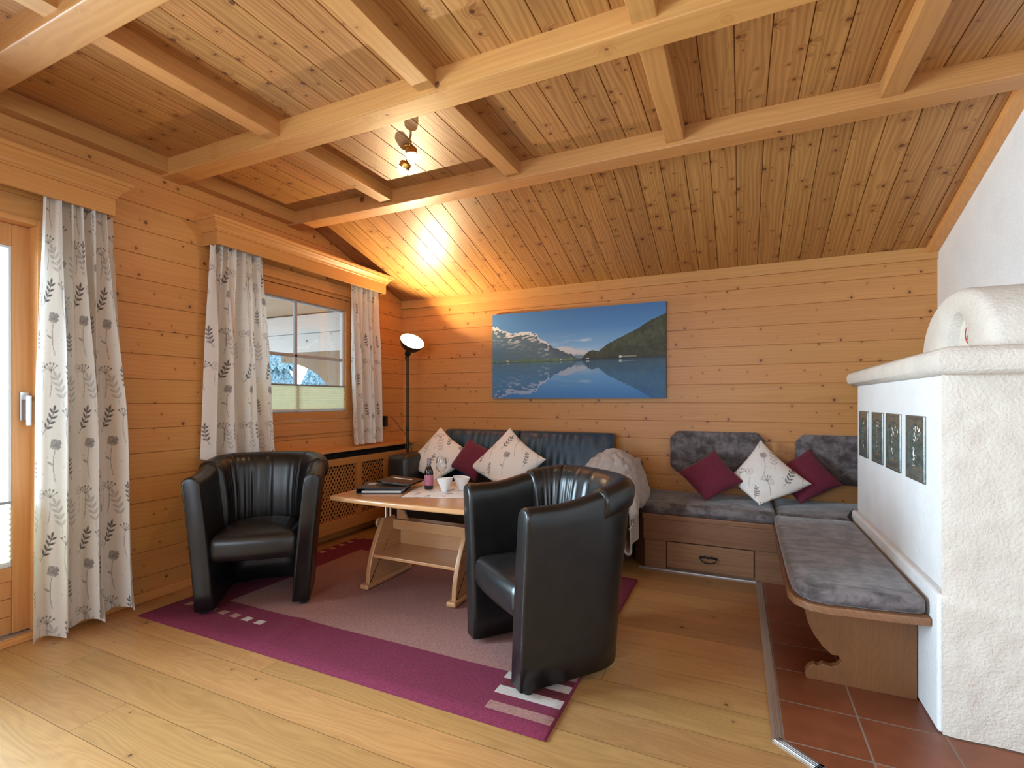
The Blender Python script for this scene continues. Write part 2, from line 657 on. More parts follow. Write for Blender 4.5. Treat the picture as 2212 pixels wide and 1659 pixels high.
def suede():
    t = NT('grey_brown_suede')
    v = t.obj()
    a = t.noise(v, 13, 5, .66, .4)
    b = t.noise(t.n('ShaderNodeMapping').outputs[0], 1, 1)
    s = t.sep(v)
    st = t.noise(t.comb(t.math('MULTIPLY', s[0], 5), t.math('MULTIPLY', s[1], 22), t.math('MULTIPLY', s[2], 14)), 1, 3, .6)
    f = t.smooth(t.math('ADD', t.math('MULTIPLY', a, .75), t.math('MULTIPLY', st, .35)), .42, .70)
    t.P(Base_Color=t.mix(f, (.060, .047, .047), (.205, .180, .184)), Roughness=.8, Sheen_Weight=.35, Sheen_Roughness=.4)
    t.bump(t.noise(v, 240, 2), .15, .001)
    return t.m


M_suede = suede()


def printed(name, rough=.8, trans=.0, weave=900, sheen=.1):
    t = NT(name)
    at = t.n('ShaderNodeAttribute', attribute_name='print')
    t.P(Base_Color=at.outputs['Color'], Roughness=rough, Sheen_Weight=sheen)
    s = t.sep(t.obj())
    if weave:
        wv = t.math('ADD', t.math('SINE', t.math('MULTIPLY', s[2], weave * 1.3)), t.noise(t.obj(), 300, 2))
        t.bump(wv, .12, .0006)
    if trans:
        tr = t.n('ShaderNodeBsdfTranslucent')
        t.set(tr.inputs[0], at.outputs['Color'])
        mx = t.n('ShaderNodeMixShader')
        mx.inputs[0].default_value = trans
        t.t.links.new(t.p.outputs[0], mx.inputs[1])
        t.t.links.new(tr.outputs[0], mx.inputs[2])
        t.t.links.new(mx.outputs[0], t.o.inputs[0])
    return t.m


M_curtain = printed('floral_linen_curtain', .85, .22)
M_pillowprint = printed('floral_linen_cushion', .85)
M_canvas = printed('printed_canvas', .55, 0, 0, 0)


def glass(name, tint=(.93, .97, .97), refl=.12, rough=.02):
    t = NT(name)
    tr = t.n('ShaderNodeBsdfTransparent')
    tr.inputs[0].default_value = (*tint, 1)
    gl = t.n('ShaderNodeBsdfGlossy')
    gl.inputs['Roughness'].default_value = rough
    lw = t.n('ShaderNodeLayerWeight')
    lw.inputs[0].default_value = .25
    mx = t.n('ShaderNodeMixShader')
    t.set(mx.inputs[0], t.math('MULTIPLY_ADD', lw.outputs['Fresnel'], .7, refl * .3))
    t.t.links.new(tr.outputs[0], mx.inputs[1])
    t.t.links.new(gl.outputs[0], mx.inputs[2])
    t.t.links.new(mx.outputs[0], t.o.inputs[0])
    return t.m


M_glass = glass('window_glass')
M_clear = glass('clear_drinking_glass', (.97, .98, .98), .2)


def blindmat():
    t = NT('pale_yellow_pleated_fabric')
    t.P(Base_Color=(.78, .72, .46), Roughness=.8)
    tr = t.n('ShaderNodeBsdfTranslucent')
    tr.inputs[0].default_value = (.85, .80, .52, 1)
    mx = t.n('ShaderNodeMixShader')
    mx.inputs[0].default_value = .55
    t.t.links.new(t.p.outputs[0], mx.inputs[1])
    t.t.links.new(tr.outputs[0], mx.inputs[2])
    t.t.links.new(mx.outputs[0], t.o.inputs[0])
    return t.m


M_blind = blindmat()


def tilemat():
    t = NT('terracotta_floor_tiles')
    s = t.sep(t.obj())
    T = .263

    def cell(c, o):
        q = t.math('DIVIDE', t.math('SUBTRACT', c, o), T)
        fr = t.math('FRACT', q)
        e = t.math('MINIMUM', fr, t.math('SUBTRACT', 1.0, fr))
        return t.math('FLOOR', q), e
    ix, ex = cell(s[0], .400 - T * 20)
    iy, ey = cell(s[1], 2.250 - T * 20)
    e = t.math('MINIMUM', ex, ey)
    g = t.smooth(e, .010, .016)
    wn = t.n('ShaderNodeTexWhiteNoise', noise_dimensions='2D')
    t.set(wn.inputs['Vector'], t.comb(ix, iy, 0))
    tone = t.math('ADD', t.math('MULTIPLY', wn.outputs[0], .35), t.math('MULTIPLY', t.noise(t.obj(), 9, 4), .65))
    body = t.mix(t.smooth(tone, .25, .75), (.18, .050, .020), (.29, .088, .036))
    t.P(Base_Color=t.mix(g, (.22, .15, .11), body), Roughness=t.math('MULTIPLY_ADD', g, -.45, .8))
    t.bump(t.math('ADD', g, t.math('MULTIPLY', t.noise(t.obj(), 40, 3), .08)), .35, .004)
    return t.m


M_tile = tilemat()


def rugmat(name, a, b):
    return noisy(name, a, b, 90, .95, .7, 420, .004)


M_rug_plum = rugmat('plum_wool', (.190, .014, .048), (.130, .009, .032))
M_rug_rose = rugmat('dusty_rose_wool', (.36, .18, .155), (.27, .125, .105))
M_rug_light = rugmat('light_grey_wool', (.55, .47, .43), (.47, .40, .36))
M_rug_sand = rugmat('sand_wool', (.42, .25, .19), (.35, .20, .15))
M_rug_red = rugmat('dark_red_wool', (.13, .012, .018), (.09, .008, .013))
M_glaze = noisy('dark_green_glazed_ceramic', (.105, .125, .105), (.055, .070, .062), 30, .22, .12, 160, .002, Specular_IOR_Level=.8)
M_snowtree = noisy('frosted_conifer_needles', (.42, .55, .62), (.06, .12, .15), 14, .9, .4, 60, .05, detail=5)
M_snow = noisy('snow', (.75, .82, .88), (.68, .76, .84), 2, .9, .2)
M_outwood = wood('weathered_balcony_boards', 0, 2, .24, 1.834 - .24 * 10, (.62, .55, .50), (.48, .41, .37), kscale=4, kthr=.6, streak=.5, vary=.1)
M_outbrown = wood('brown_balcony_boards', 2, 0, .2, 0, (.30, .17, .08), (.20, .10, .045), streak=.8)
M_outsoffit = wood('balcony_soffit_boards', 0, 1, .16, 0, (.36, .22, .12), (.26, .15, .075), streak=.8)
M_wine = plain('dark_bottle_glass', (.010, .008, .010), .08, 0, Specular_IOR_Level=.8)
M_winelabel = plain('pink_label', (.48, .17, .26), .6)
M_capsule = plain('pale_capsule', (.32, .28, .36), .35, .3)
M_folder = noisy('dark_brown_leatherette', (.055, .035, .026), (.038, .025, .019), 30, .55, .3, 200, .001)
M_folder2 = noisy('grey_black_leatherette', (.055, .048, .045), (.04, .036, .034), 30, .5, .3, 200, .001)
M_red = plain('red_print', (.55, .03, .05), .5)


# ================================================================== the setting
def board_profile(v0, v1, w, g=.006, d=.007, base=0.0):
    """cuts across boards: list of (v, depth)"""
    out = []
    k = math.floor((v0 - base) / w)
    v = base + k * w
    while v < v1 + 1e-6:
        for dv, dep in ((-g / 2, 0), (-.0012, -d), (.0012, -d), (g / 2, 0)):
            x = v + dv
            if v0 < x < v1:
                out.append((x, dep))
        v += w
    return [(v0, 0.0)] + out + [(v1, 0.0)]


def board_sheet(name, u0, u1, v0, v1, w, base, fn, mats, holes=(), parent=None):
    """grooved boards running along u; fn(u,v,depth)->xyz; holes=[(u0,u1,v0,v1)]"""
    prof = board_profile(v0, v1, w, base=base)
    for h in holes:
        for hv in (h[2], h[3]):
            if v0 < hv < v1 and all(abs(hv - p[0]) > 1e-5 for p in prof):
                prof.append((hv, 0.0))
    prof.sort()
    us = sorted({u0, u1, *[x for h in holes for x in h[:2] if u0 < x < u1]})
    verts = [fn(u, v, d) for u in us for v, d in prof]
    nv = len(prof)
    faces = []
    for i in range(len(us) - 1):
        for j in range(nv - 1):
            cu = (us[i] + us[i + 1]) / 2
            cv = (prof[j][0] + prof[j + 1][0]) / 2
            if any(h[0] < cu < h[1] and h[2] < cv < h[3] for h in holes):
                continue
            faces.append((i * nv + j, (i + 1) * nv + j, (i + 1) * nv + j + 1, i * nv + j + 1))
    return tag(mesh(name, verts, faces, mats, parent), kind='structure')


# floor: oak boards along x
tag(mesh('floor', [(XL - .5, YN, 0), (XR, YN, 0), (XR, YB, 0), (XL - .5, YB, 0)], [(0, 1, 2, 3)], M_oak), kind='structure')
# terracotta tile field beside the stove
bm = bmesh.new()
add_prism(bm, [(.118, 3.66), (.118, 1.985), (.233, 1.89), (1.213, 1.10), (1.213, 3.66)], 0.0005, .004, 'Z')
tag(bmobj('floor_tiles', bm, M_tile), kind='structure')
# aluminium edge strip
bm = bmesh.new()


def strip(bm, pts, w=.036):
    for (a, b) in zip(pts, pts[1:]):
        a, b = Vector((*a, 0)), Vector((*b, 0))
        t = (b - a).normalized()
        s = Vector((-t.y, t.x, 0))
        for o0, o1, h in ((-w / 2, w / 2, .005), (-w / 2 + .006, -w / 2 + .012, .0068), (-w / 2 + .016, -w / 2 + .02, .0068), (w / 2 - .012, w / 2 - .006, .0068)):
            vs_ = [a + s * o0 - t * w * .2, b + s * o0 + t * w * .2, b + s * o1 + t * w * .2, a + s * o1 - t * w * .2]
            add_prism(bm, [(q.x, q.y) for q in vs_], .0008, h, 'Z')


strip(bm, [(-.66, 3.645), (.108, 3.655)])
strip(bm, [(.108, 3.655), (.118, 1.982), (.233, 1.888), (1.19, 1.11)])
tag(bmobj('trim_1', bm, M_alu), kind='structure')

# window wall, with openings for window and balcony door
WIN = (2.30, 3.53, 1.02, 2.13)      # y0,y1,z0,z1
DOOR = (-.45, 1.292, 0.0, 2.115)
board_sheet('wall_left', YN, YB + .1, 0, 2.9, .148, 0.0, lambda u, v, d: (XL + d, u, v), M_wall_x, holes=(WIN, DOOR))
board_sheet('wall_back', XL - .1, XR + .1, 0, 2.5, .148, 0.0, lambda u, v, d: (u, YB - d, v), M_wall_y)
tag(mesh('wall_right', [(XR, YN, 0), (XR, YB, 0), (XR, YB, 2.9), (XR, YN, 2.9)], [(0, 1, 2, 3)], M_plaster), kind='structure')
RW = (-2.3, .1, .9, 2.2)
board_sheet('wall_rear', XL, XR, 0, 2.9, .148, 0.0, lambda u, v, d: (u, YN + d, v), M_wall_y, holes=(RW,))
board_sheet('ceiling', YN, YS + .02, XL - .05, XR + .05, .140, XL, lambda u, v, d: (v, u, ZC - d), M_ceil)
slope_len = math.hypot(YB - YS, ZC - ZW)
th = math.atan(SLOPE)
co = board_sheet('ceiling_slope', -.03, slope_len + .12, XL - .05, XR + .05, .140, XL, lambda u, v, d: (v, u, -d), M_slope)
co.location = (0, YS, ZC)
co.rotation_euler = (-th, 0, 0)


def slope_z(y):
    return ZW + SLOPE * (YB - y)


# trims: top of back wall, along the white wall under the slope, skirtings
tag(box('trim_2', XL, XR, YB - .022, YB, ZW - .075, ZW + .01, M_trim_x), kind='structure')
bm = bmesh.new()
y0, y1 = YS - .05, YB
add_prism(bm, [(y0, slope_z(y0) - .040), (y1, slope_z(y1) - .040), (y1, slope_z(y1) + .01), (y0, slope_z(y0) + .01)], XR - .065, XR, 'X', .003)
tag(bmobj('trim_3', bm, M_trim_y), kind='structure')
tag(box('baseboard_left', XL, XL + .016, 1.31, YB, 0, .055, M_trim_y), kind='structure')
tag(box('baseboard_back', XL, -.72, YB - .016, YB, 0, .055, M_trim_x), kind='structure')

# ------------------------------------------------------------------ window in the window wall
win = tag(thing('window_1', 'pine framed four-pane window between the two short curtains', 'window'), kind='structure')
y0, y1, z0, z1 = WIN


def frame_boxes(name, x0, x1, ya, yb, za, zb, wl, wr, wb, wt, parent, m_h=None, m_v=None, bev=.004):
    bm = bmesh.new()
    add_box(bm, x0, x1, ya, ya + wl, za, zb, bev)
    add_box(bm, x0, x1, yb - wr, yb, za, zb, bev)
    add_box(bm, x0, x1, ya + wl, yb - wr, za, za + wb, bev)
    add_box(bm, x0, x1, ya + wl, yb - wr, zb - wt, zb, bev)
    return bmobj(name, bm, m_h or M_trim_y, parent, smooth=40)


frame_boxes('outer_frame', XL - .10, XL + .006, y0, y1, z0, z1, .028, .028, .022, .022, win)
frame_boxes('window_sash', XL - .075, XL + .001, y0 + .032, y1 - .032, z0 + .026, z1 - .026, .056, .056, .062, .092, win)
gy0, gy1, gz0, gz1 = y0 + .088, y1 - .088, z0 + .088, z1 - .118
box('window_pane', XL - .046, XL - .042, gy0 - .01, gy1 + .01, gz0 - .01, gz1 + .01, M_glass, win, 0)
M_bar = plain('grey_white_glazing_bar', (.40, .36, .35), .4)
bm = bmesh.new()
ym = (gy0 + gy1) / 2
add_box(bm, XL - .056, XL - .032, ym - .013, ym + .013, gz0, gz1, .003)
add_box(bm, XL - .056, XL - .032, gy0, gy1, 1.555, 1.581, .003)
bmobj('glazing_bars', bm, M_bar, win, 40)
M_sealw = plain('pale_window_seal', (.62, .63, .63), .4)
frame_boxes('glass_seal', XL - .055, XL - .030, gy0, gy1, gz0, gz1, .010, .014, .010, .012, win, M_sealw, bev=.002)
tag(box('trim_4', XL, XL + .018, 2.22, 3.60, 2.14, 2.225, M_trim_y), kind='structure')
tag(box('trim_5', XL, XL + .016, 2.22, 3.60, .925, 1.005, M_trim_y), kind='structure')

# pleated blinds
def pleated_blind(name, label, x, ya, yb, za, zb, n):
    t = thing(name, label, 'blind', (x, (ya + yb) / 2, za), 0, 'pleated blinds')
    hw = (yb - ya) / 2
    verts, faces = [], []
    for k in range(2 * n + 1):
        z = .012 + (zb - za - .024) * k / (2 * n)
        xx = .007 if k % 2 else -.003
        verts += [(xx, -hw, z), (xx, hw, z)]
    faces = [(2 * k, 2 * k + 1, 2 * k + 3, 2 * k + 2) for k in range(2 * n)]
    mesh('pleated_fabric', verts, faces, M_blind, t)
    m_rail = plain('grey_blind_rail', (.22, .22, .20), .4)
    box('top_rail', -.008, .010, -hw, hw, zb - za - .013, zb - za, m_rail, t, .002)
    box('bottom_rail', -.008, .010, -hw, hw, 0, .013, M_sealw, t, .002)
    return t


pleated_blind('pleated_blind', 'pale yellow pleated blind lowered across the foot of the window', XL - .018, gy0 + .004, gy1 - .004, gz0 + .012, 1.335, 9)

# ------------------------------------------------------------------ balcony door
door = tag(thing('door_1', 'pine balcony door with tall glass pane behind the long curtain', 'door'), kind='structure')
dx0, dx1 = XL - .125, XL - .065
frame_boxes('door_frame', XL - .15, XL + .010, DOOR[0], DOOR[1], 0, DOOR[3], .022, .022, .03, .028, door)


def door_leaf(ya, yb):
    bm = bmesh.new()
    za, zb = .035, DOOR[3] - .03
    add_box(bm, dx0, dx1, ya, ya + .085, za, zb, .004)
    add_box(bm, dx0, dx1, yb - .085, yb, za, zb, .004)
    add_box(bm, dx0, dx1, ya + .085, yb - .085, zb - .11, zb, .004)
    add_box(bm, dx0, dx1, ya + .085, yb - .085, .30, .37, .004)
    for k in range(3):
        add_box(bm, dx0 + .012, dx1 - .008, ya + .085, yb - .085, za + k * .0885, za + (k + 1) * .0885 - .002, .003)
    lf = bmobj('door_leaf', bm, M_trim_z, door, 40)
    box('door_pane', dx0 + .026, dx0 + .030, ya + .08, yb - .08, .36, zb - .10, M_glass, lf, 0)
    frame_boxes('glass_seal', dx0 + .032, dx1 - .006, ya + .085, yb - .085, .37, zb - .11, .012, .012, .012, .012, lf, M_sealw, bev=.002)
    return lf


lf = door_leaf(.425, 1.286)
door_leaf(-.425, .420)
bm = bmesh.new()
add_box(bm, dx1, dx1 + .010, 1.228, 1.262, 1.10, 1.245, .003)
add_box(bm, dx1 + .008, dx1 + .055, 1.238, 1.252, 1.205, 1.222, .004)
add_box(bm, dx1 + .042, dx1 + .060, 1.236, 1.256, 1.075, 1.228, .005)
bmobj('door_handle', bm, M_steel, lf, 40)
box('door_threshold', XL - .15, XL - .02, DOOR[0] + .02, DOOR[1] - .02, 0, .032, M_alu, door, .004)
pleated_blind('pleated_blind', 'pale yellow pleated blind at the foot of the balcony door glass', dx1 - .004, .52, 1.195, .385, .70, 11)


# rear window (behind the camera) frame
rw = tag(thing('window_2', 'wide window in the wall facing the seating corner', 'window'), kind='structure')
bm = bmesh.new()
for (a, b, c, d) in ((RW[0], RW[0] + .06, RW[2], RW[3]), (RW[1] - .06, RW[1], RW[2], RW[3]), (RW[0], RW[1], RW[2], RW[2] + .06), (RW[0], RW[1], RW[3] - .06, RW[3]), (-1.13, -1.07, RW[2], RW[3])):
    add_box(bm, a, b, YN - .08, YN + .01, c, d, .003)
bmobj('window_frame', bm, M_trim_x, rw, 40)


# ------------------------------------------------------------------ curtain pelmets
def pelmet(name, label, ya, yb, xf, z0, z1, z2):
    t = thing(name, label, 'pelmet', (XL, (ya + yb) / 2, z0), 0, 'wooden curtain pelmets')
    h = (yb - ya) / 2
    pr = xf - XL
    bm = bmesh.new()
    add_box(bm, pr - .018, pr, -h, h, 0, z1 - z0, .003)
    add_box(bm, 0, pr - .018, -h, -h + .018, 0, z1 - z0, .003)
    add_box(bm, 0, pr - .018, h - .018, h, 0, z1 - z0, .003)
    bmobj('pelmet_board', bm, M_trim_y, t, 40)
    # crown moulding swept round three sides
    H = z2 - z1
    prof = [(0, 0), (.006, 0), (.006, .10), (.012, .16), (.016, .30), (.026, .45), (.040, .58), (.046, .66), (.046, .76), (.056, .80), (.060, .88), (.060, 1.0), (-.01, 1.0)]
    verts, faces = [], []
    for d, zz in prof:
        z = z1 - z0 - .001 + zz * H
        verts += [(0, -h - d, z), (pr + d, -h - d, z), (pr + d, h + d, z), (0, h + d, z)]
    for k in range(len(prof) - 1):
        for j in range(3):
            faces.append((4 * k + j, 4 * k + j + 1, 4 * k + 5 + j, 4 * k + 4 + j))
    top = len(prof) - 1
    faces.append((4 * top, 4 * top + 1, 4 * top + 2, 4 * top + 3))
    mesh('crown_moulding', verts, faces, M_trim_y, t)
    return t


pelmet('curtain_pelmet', 'pine curtain pelmet with crown moulding above the window', 2.122, 3.813, -3.095, 2.226, 2.312, 2.392)
pelmet('curtain_pelmet', 'pine curtain pelmet with crown moulding above the balcony door', -.60, 1.546, -3.095, 2.207, 2.300, 2.390)


# ------------------------------------------------------------------ curtains
def curtain(label, top, bot, zt, zb, cloth, nf, amp, seed, hem=None, mid=None, step=.0042, x0=-3.125):
    rs = np.random.RandomState(seed)
    nu = int(cloth / step)
    nv = int((zt - zb) / step)
    s = np.linspace(0, 1, nu)[:, None]
    h = np.linspace(0, 1, nv)[None, :]          # 0 bottom .. 1 top
    ya = bot[0] + (top[0] - bot[0]) * h ** .8
    yb = bot[1] + (top[1] - bot[1]) * h ** .8
    if mid:
        bell = np.exp(-((h - .45) / .28) ** 2)
        ya = ya + mid[0] * bell
        yb = yb + mid[1] * bell
    ph = s * nf * 2 * PI + .6 * np.sin(s * 7 + seed) + .5 * np.sin(s * 13.0 + 2.0 * seed)
    ph2 = s * nf * .5 * 2 * PI + seed + .8 * np.sin(s * 5)
    wtop = smoothstep(.45, 1.0, h)
    a1 = amp * (.70 + .30 * wtop)
    a2 = amp * 1.25 * (1 - wtop) + .004
    sway = .5 * np.sin(3.0 * h + seed) * .15
    fold = a1 * np.sin(ph + sway) * (.75 + .35 * np.sin(s * 17 + seed)) + a2 * np.sin(ph2 + .5 * np.sin(2 * h))
    # folds also push cloth sideways so they overlap a little
    side = .012 * np.cos(ph + sway) * wtop + .012 * np.cos(ph2) * (1 - wtop)
    fold = np.clip(fold, -.062, .075)
    X = np.minimum(x0 + fold + 0 * h, -3.120 + np.clip(1.0 - h, 0, 1) * 1.1 + 0 * s)
    Y = ya + (yb - ya) * s + side
    Z = zb + (zt - zb) * h + 0 * s
    if hem is not None:
        Z = Z + (hem(s) * (1 - h) ** 3)
    verts = np.stack([X, Y, Z], -1).reshape(-1, 3)
    o = mesh('curtain', verts.tolist(), grid_faces(nu, nv), M_curtain, None, True)
    uu = (s * cloth + 0 * h + .11 * seed).reshape(-1)
    vv = (Z + 0 * s + .17 * seed).reshape(-1)
    rgb = floral_rgb(uu, vv)
    th_ = .965 + .07 * vnoise(uu * 420, vv * 30) * vnoise(uu * 25, vv * 420)
    set_colors(o, rgb * th_[:, None])
    return tag(o, label, 'curtain', 'floral linen curtains')


curtain('floor-length floral linen curtain beside the balcony door', (1.245, 1.545), (1.225, 1.650), 2.27, .012, 1.15, 6, .044, 3,
        hem=lambda s: .035 * np.sin(s * 9) ** 2 * (s > .2), mid=(.005, .025), step=.0038, x0=-3.140)
curtain('short floral linen curtain hanging nearest the balcony door at the window', (2.115, 2.50), (2.075, 2.585), 2.28, .815, 1.15, 7, .031, 5, step=.0048, x0=-3.155)
curtain('narrow short floral linen curtain beside the floor lamp', (3.395, 3.755), (3.455, 3.80), 2.28, .805, .95, 6, .022, 8, step=.0048, x0=-3.155)

# ------------------------------------------------------------------ radiator cover with lattice
rad = thing('radiator_cover', 'long pine radiator cover with lattice panels beneath the window', 'radiator cover', (XL, 2.62, 0))
RF = .125   # front plane distance from wall
box('shelf_board', 0, .150, 0, YB - 2.62, .762, .785, M_trim_y, rad, .004)
bm = bmesh.new()
LX = RF
pan = [(.06, .82), (.89, 1.20), (1.27, 1.58)]
yl = YB - 2.62
cur = 0
add_box(bm, LX - .022, LX, 0, yl, .645, .705, .003)
add_box(bm, LX - .022, LX, 0, yl, .085, .185, .003)
edges = [0] + [e for p in pan for e in p] + [yl]
for k in range(0, len(edges), 2):
    add_box(bm, LX - .022, LX, edges[k], edges[k + 1], .185, .645, .002)
add_box(bm, 0, LX - .022, 0, .02, .085, .74, .003)
bmobj('front_frame', bm, M_trim_y, rad, 40)
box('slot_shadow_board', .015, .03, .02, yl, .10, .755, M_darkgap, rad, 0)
for (a, b) in pan:
    bm = bmesh.new()
    zl, zh = .185, .645
    wdt, hgt = b - a, zh - zl
    ca, sa = math.cos(R(58)), math.sin(R(58))
    for sgn, xo in ((1, LX - .016), (-1, LX - .020)):
        c = -1.5
        while c < 1.5:
            # line: points (y,z) with y*sin - sgn*z*cos = c
            pts = []
            nx, nz = sa, -sgn * ca
            dx_, dz_ = ca, sgn * sa
            ts = []
            for (lo, hi, n0, d0) in ((0, wdt, nx * c, dx_), (0, hgt, nz * c, dz_)):
                t0, t1 = (lo - n0) / d0, (hi - n0) / d0
                ts.append((min(t0, t1), max(t0, t1)))
            t0, t1 = max(ts[0][0], ts[1][0]), min(ts[0][1], ts[1][1])
            if t1 - t0 > .005:
                w2 = .0052
                quad = []
                for tt, sg in ((t0, -1), (t1, -1), (t1, 1), (t0, 1)):
                    quad.append((a + nx * c + dx_ * tt + sg * w2 * nx, zl + nz * c + dz_ * tt + sg * w2 * nz))
                add_prism(bm, quad, xo - .004, xo, 'X')
            c += .030
    bmobj('lattice_panel', bm, M_trim_z, rad)

# black plug in the wall socket
so = thing('power_plug', 'black plug adapter in the wall beside the narrow curtain', 'plug', (XL, 3.955, .99))
box('plug_body', .001, .042, -.022, .022, -.045, .06, M_black, so, .006)
box('socket_plate', 0, .008, -.038, .038, -.038, .038, M_black, so, .004)

# ================================================================== ceiling beams
BEAMS = [(.925, 1.055, 'thick knotty pine beam crossing the ceiling, closest to the balcony door'),
         (1.861, 1.992, 'middle pine beam crossing the flat ceiling'),
         (2.800, 2.933, 'pine beam where the flat ceiling meets the sloping boards')]
for (a, b, lab) in BEAMS:
    bm = bmesh.new()
    add_box(bm, XL - .02, XR + .02, a, b, 2.576, ZC + .01, .009, 2)
    tag(bmobj('ceiling_beam', bm, M_beam_x, None, 40), lab, 'beam', 'long pine ceiling beams')
JX = [(-2.31, -2.215), (-1.33, -1.237), (-.371, -.276), (.586, .672)]
BAYS = [(-.75, .925, 'between the knotty beam and the wall behind'), (1.055, 1.861, 'between the knotty beam and the middle beam'),
        (1.992, 2.80, 'between the middle beam and the sloping boards')]
WHERE = ['second from the window wall', 'third from the window wall', 'fourth from the window wall', 'fifth from the window wall']
for bi, (a, b, bl) in enumerate(BAYS):
    for ji, (c, d) in enumerate(([(XL, -3.165)] + JX)[:(2, 4, 5)[bi]]):
        bm = bmesh.new()
        add_box(bm, c, d, a - .004, b + .004, 2.600 if ji else 2.590, ZC + .01, .004, 2)
        lab = 'short pine joist ' + bl + ', ' + (['along the window wall'] + WHERE)[ji]
        tag(bmobj('ceiling_joist', bm, M_beam_y, None, 40), lab, 'joist', 'short pine joists between the ceiling beams')

# ------------------------------------------------------------------ ceiling spot fixture
def spot_fixture(label, x, y, on=True):
    t = thing('ceiling_spotlight', label, 'ceiling light', (x, y, ZC))
    bm = bmesh.new()
    add_lathe(bm, [(.0, -.004), (.026, -.004), (.030, 0), (.030, .004)][::1], 24, Matrix.Translation((0, 0, -.004)))
    add_box(bm, -.006, .006, -.10, .10, -.026, -.016, .003)
    add_tube(bm, [(0, 0, -.005), (0, 0, -.022)], .007)
    bmobj('mounting_bar', bm, M_brass, t, 40)

    def head(pos, direction):
        q = Vector(direction).to_track_quat('Z', 'Y').to_matrix().to_4x4()
        mt = Matrix.Translation(pos) @ q
        bm = bmesh.new()
        add_lathe(bm, [(.0, 0), (.016, 0), (.030, .008), (.033, .016), (.033, .042), (.030, .042), (.030, .02), (0, .018)], 28, mt, cap=False)
        add_tube(bm, [Vector(pos) + Vector((0, 0, .02)), Vector(pos)], .006)
        hd = bmobj('spot_head', bm, M_brass, t, 40)
        bm = bmesh.new()
        add_lathe(bm, [(.0, .022), (.027, .022), (.031, .035), (.030, .066), (.022, .078), (0, .082)], 28, mt, cap=False)
        bmobj('frosted_bulb', bm, M_bulb2, hd, 60)
    head((0, -.09, -.045), (.10, .0, -1))
    head((0, .09, -.045), (-.35, .40, -.75))
    t.rotation_euler = (0, 0, R(43.8))
    a = Vector((x, y, ZC))
    rot = Matrix.Rotation(R(43.8), 3, 'Z')
    for p, d, e in (((0, -.10, -.155), (.1, 0, -1), POWER_SPOT), ((-.05, .15, -.14), (-.35, .40, -.75), POWER_SPOT)):
        w = a + rot @ Vector(p)
        spot('spot_beam', w, w + rot @ Vector(d), e, WARM, 150, .03)
    return t


POWER_SPOT = 8
spot_fixture('two-headed brass ceiling spotlight between the short joists', -1.755, 2.365)
spot_fixture('two-headed brass ceiling spotlight near the rear window', -.75, -.55)



# ================================================================== plaster stove
def rounded_rect_prism(bm, x0, x1, y0, y1, z0, z1, r, seg=4):
    add_box(bm, x0, x1, y0, y1, z0, z1, r, seg)


stove = thing('plaster_stove', 'white plastered masonry stove with arched hood and relief tiles', 'stove', (.93, 3.0, 0))
SX, SY = .93, 3.0


def st(name, bm, m, sm=40):
    for v in bm.verts:
        v.co.x -= SX
        v.co.y -= SY
    return bmobj(name, bm, m, stove, sm)


def rough_box(x0, x1, y0, y1, z0, z1, r, amp, seed, div=.05):
    """plaster block: rounded corners, hand-trowelled unevenness"""
    bm = bmesh.new()
    add_box(bm, x0, x1, y0, y1, z0, z1, r, 4)
    return bm


st('stove_base', rough_box(.644, XR + .02, 2.262, 3.79, .004, .505, .014, 0, 1), M_plaster)
bm = rough_box(.668, XR + .02, 2.276, 3.765, .50, 1.31, .022, 0, 2)
body = st('stove_body', bm, M_plaster)
# rough cream render on the face turned to the room
bm = bmesh.new()
nx, nz = 40, 90
verts, faces = [], []
for i in range(nx + 1):
    for j in range(nz + 1):
        x = .655 + (XR - .655) * i / nx
        z = .008 + 1.29 * j / nz
        low = z < .49
        yb_ = 2.258 if low else 2.270
        t_ = fbm(np.array([x * 22.0]), np.array([z * 22.0]), 4)[0]
        e = smoothstep(0, .03, np.array(x - .655)) * 1.0
        verts.append((x - SX, yb_ - .004 - .012 * t_ * float(e) - SY, z))
faces = grid_faces(nx + 1, nz + 1)
mesh('rough_front_render', verts, faces, M_plaster_rough, stove, True)
# mantel slab with soft bull-nose edge
bm = bmesh.new()
add_prism(bm, [(.625, 2.185), (XR + .02, 2.185), (XR + .02, 3.84), (.625, 3.84)], 1.292, 1.392, 'Z', .044, 6)
st('mantel_slab', bm, M_plaster_rough, 60)
# barrel vault hood with recessed arched niche
cy, ry, rz = 2.655, .385, .275
zb_ = 1.385
xa = .80
bm = bmesh.new()
n = 40
b = bmesh.new()


def arc(ryy, rzz, x, zoff=0.0, cyy=cy):
    return [b.verts.new((x, cyy - ryy * math.cos(PI * k / n), zb_ + zoff + rzz * math.sin(PI * k / n) ** .92)) for k in range(n + 1)]


r0 = arc(ry, rz, XR + .02)
r1 = arc(ry, rz, xa + .03)
r2 = arc(ry - .008, rz - .006, xa + .010)
r3 = arc(ry - .028, rz - .022, xa)
ncy = 2.62
r4 = arc(.130, .185, xa + .002, .0, ncy)
r5 = arc(.118, .175, xa + .012, .0, ncy)
r6 = arc(.112, .168, xa + .046, .0, ncy)
for A, B in ((r0, r1), (r1, r2), (r2, r3), (r3, r4), (r4, r5), (r5, r6)):
    for k in range(n):
        b.faces.new((A[k], A[k + 1], B[k + 1], B[k]))
b.faces.new(r6)
merge(bm, b)
st('arched_hood', bm, M_plaster_rough, 50)
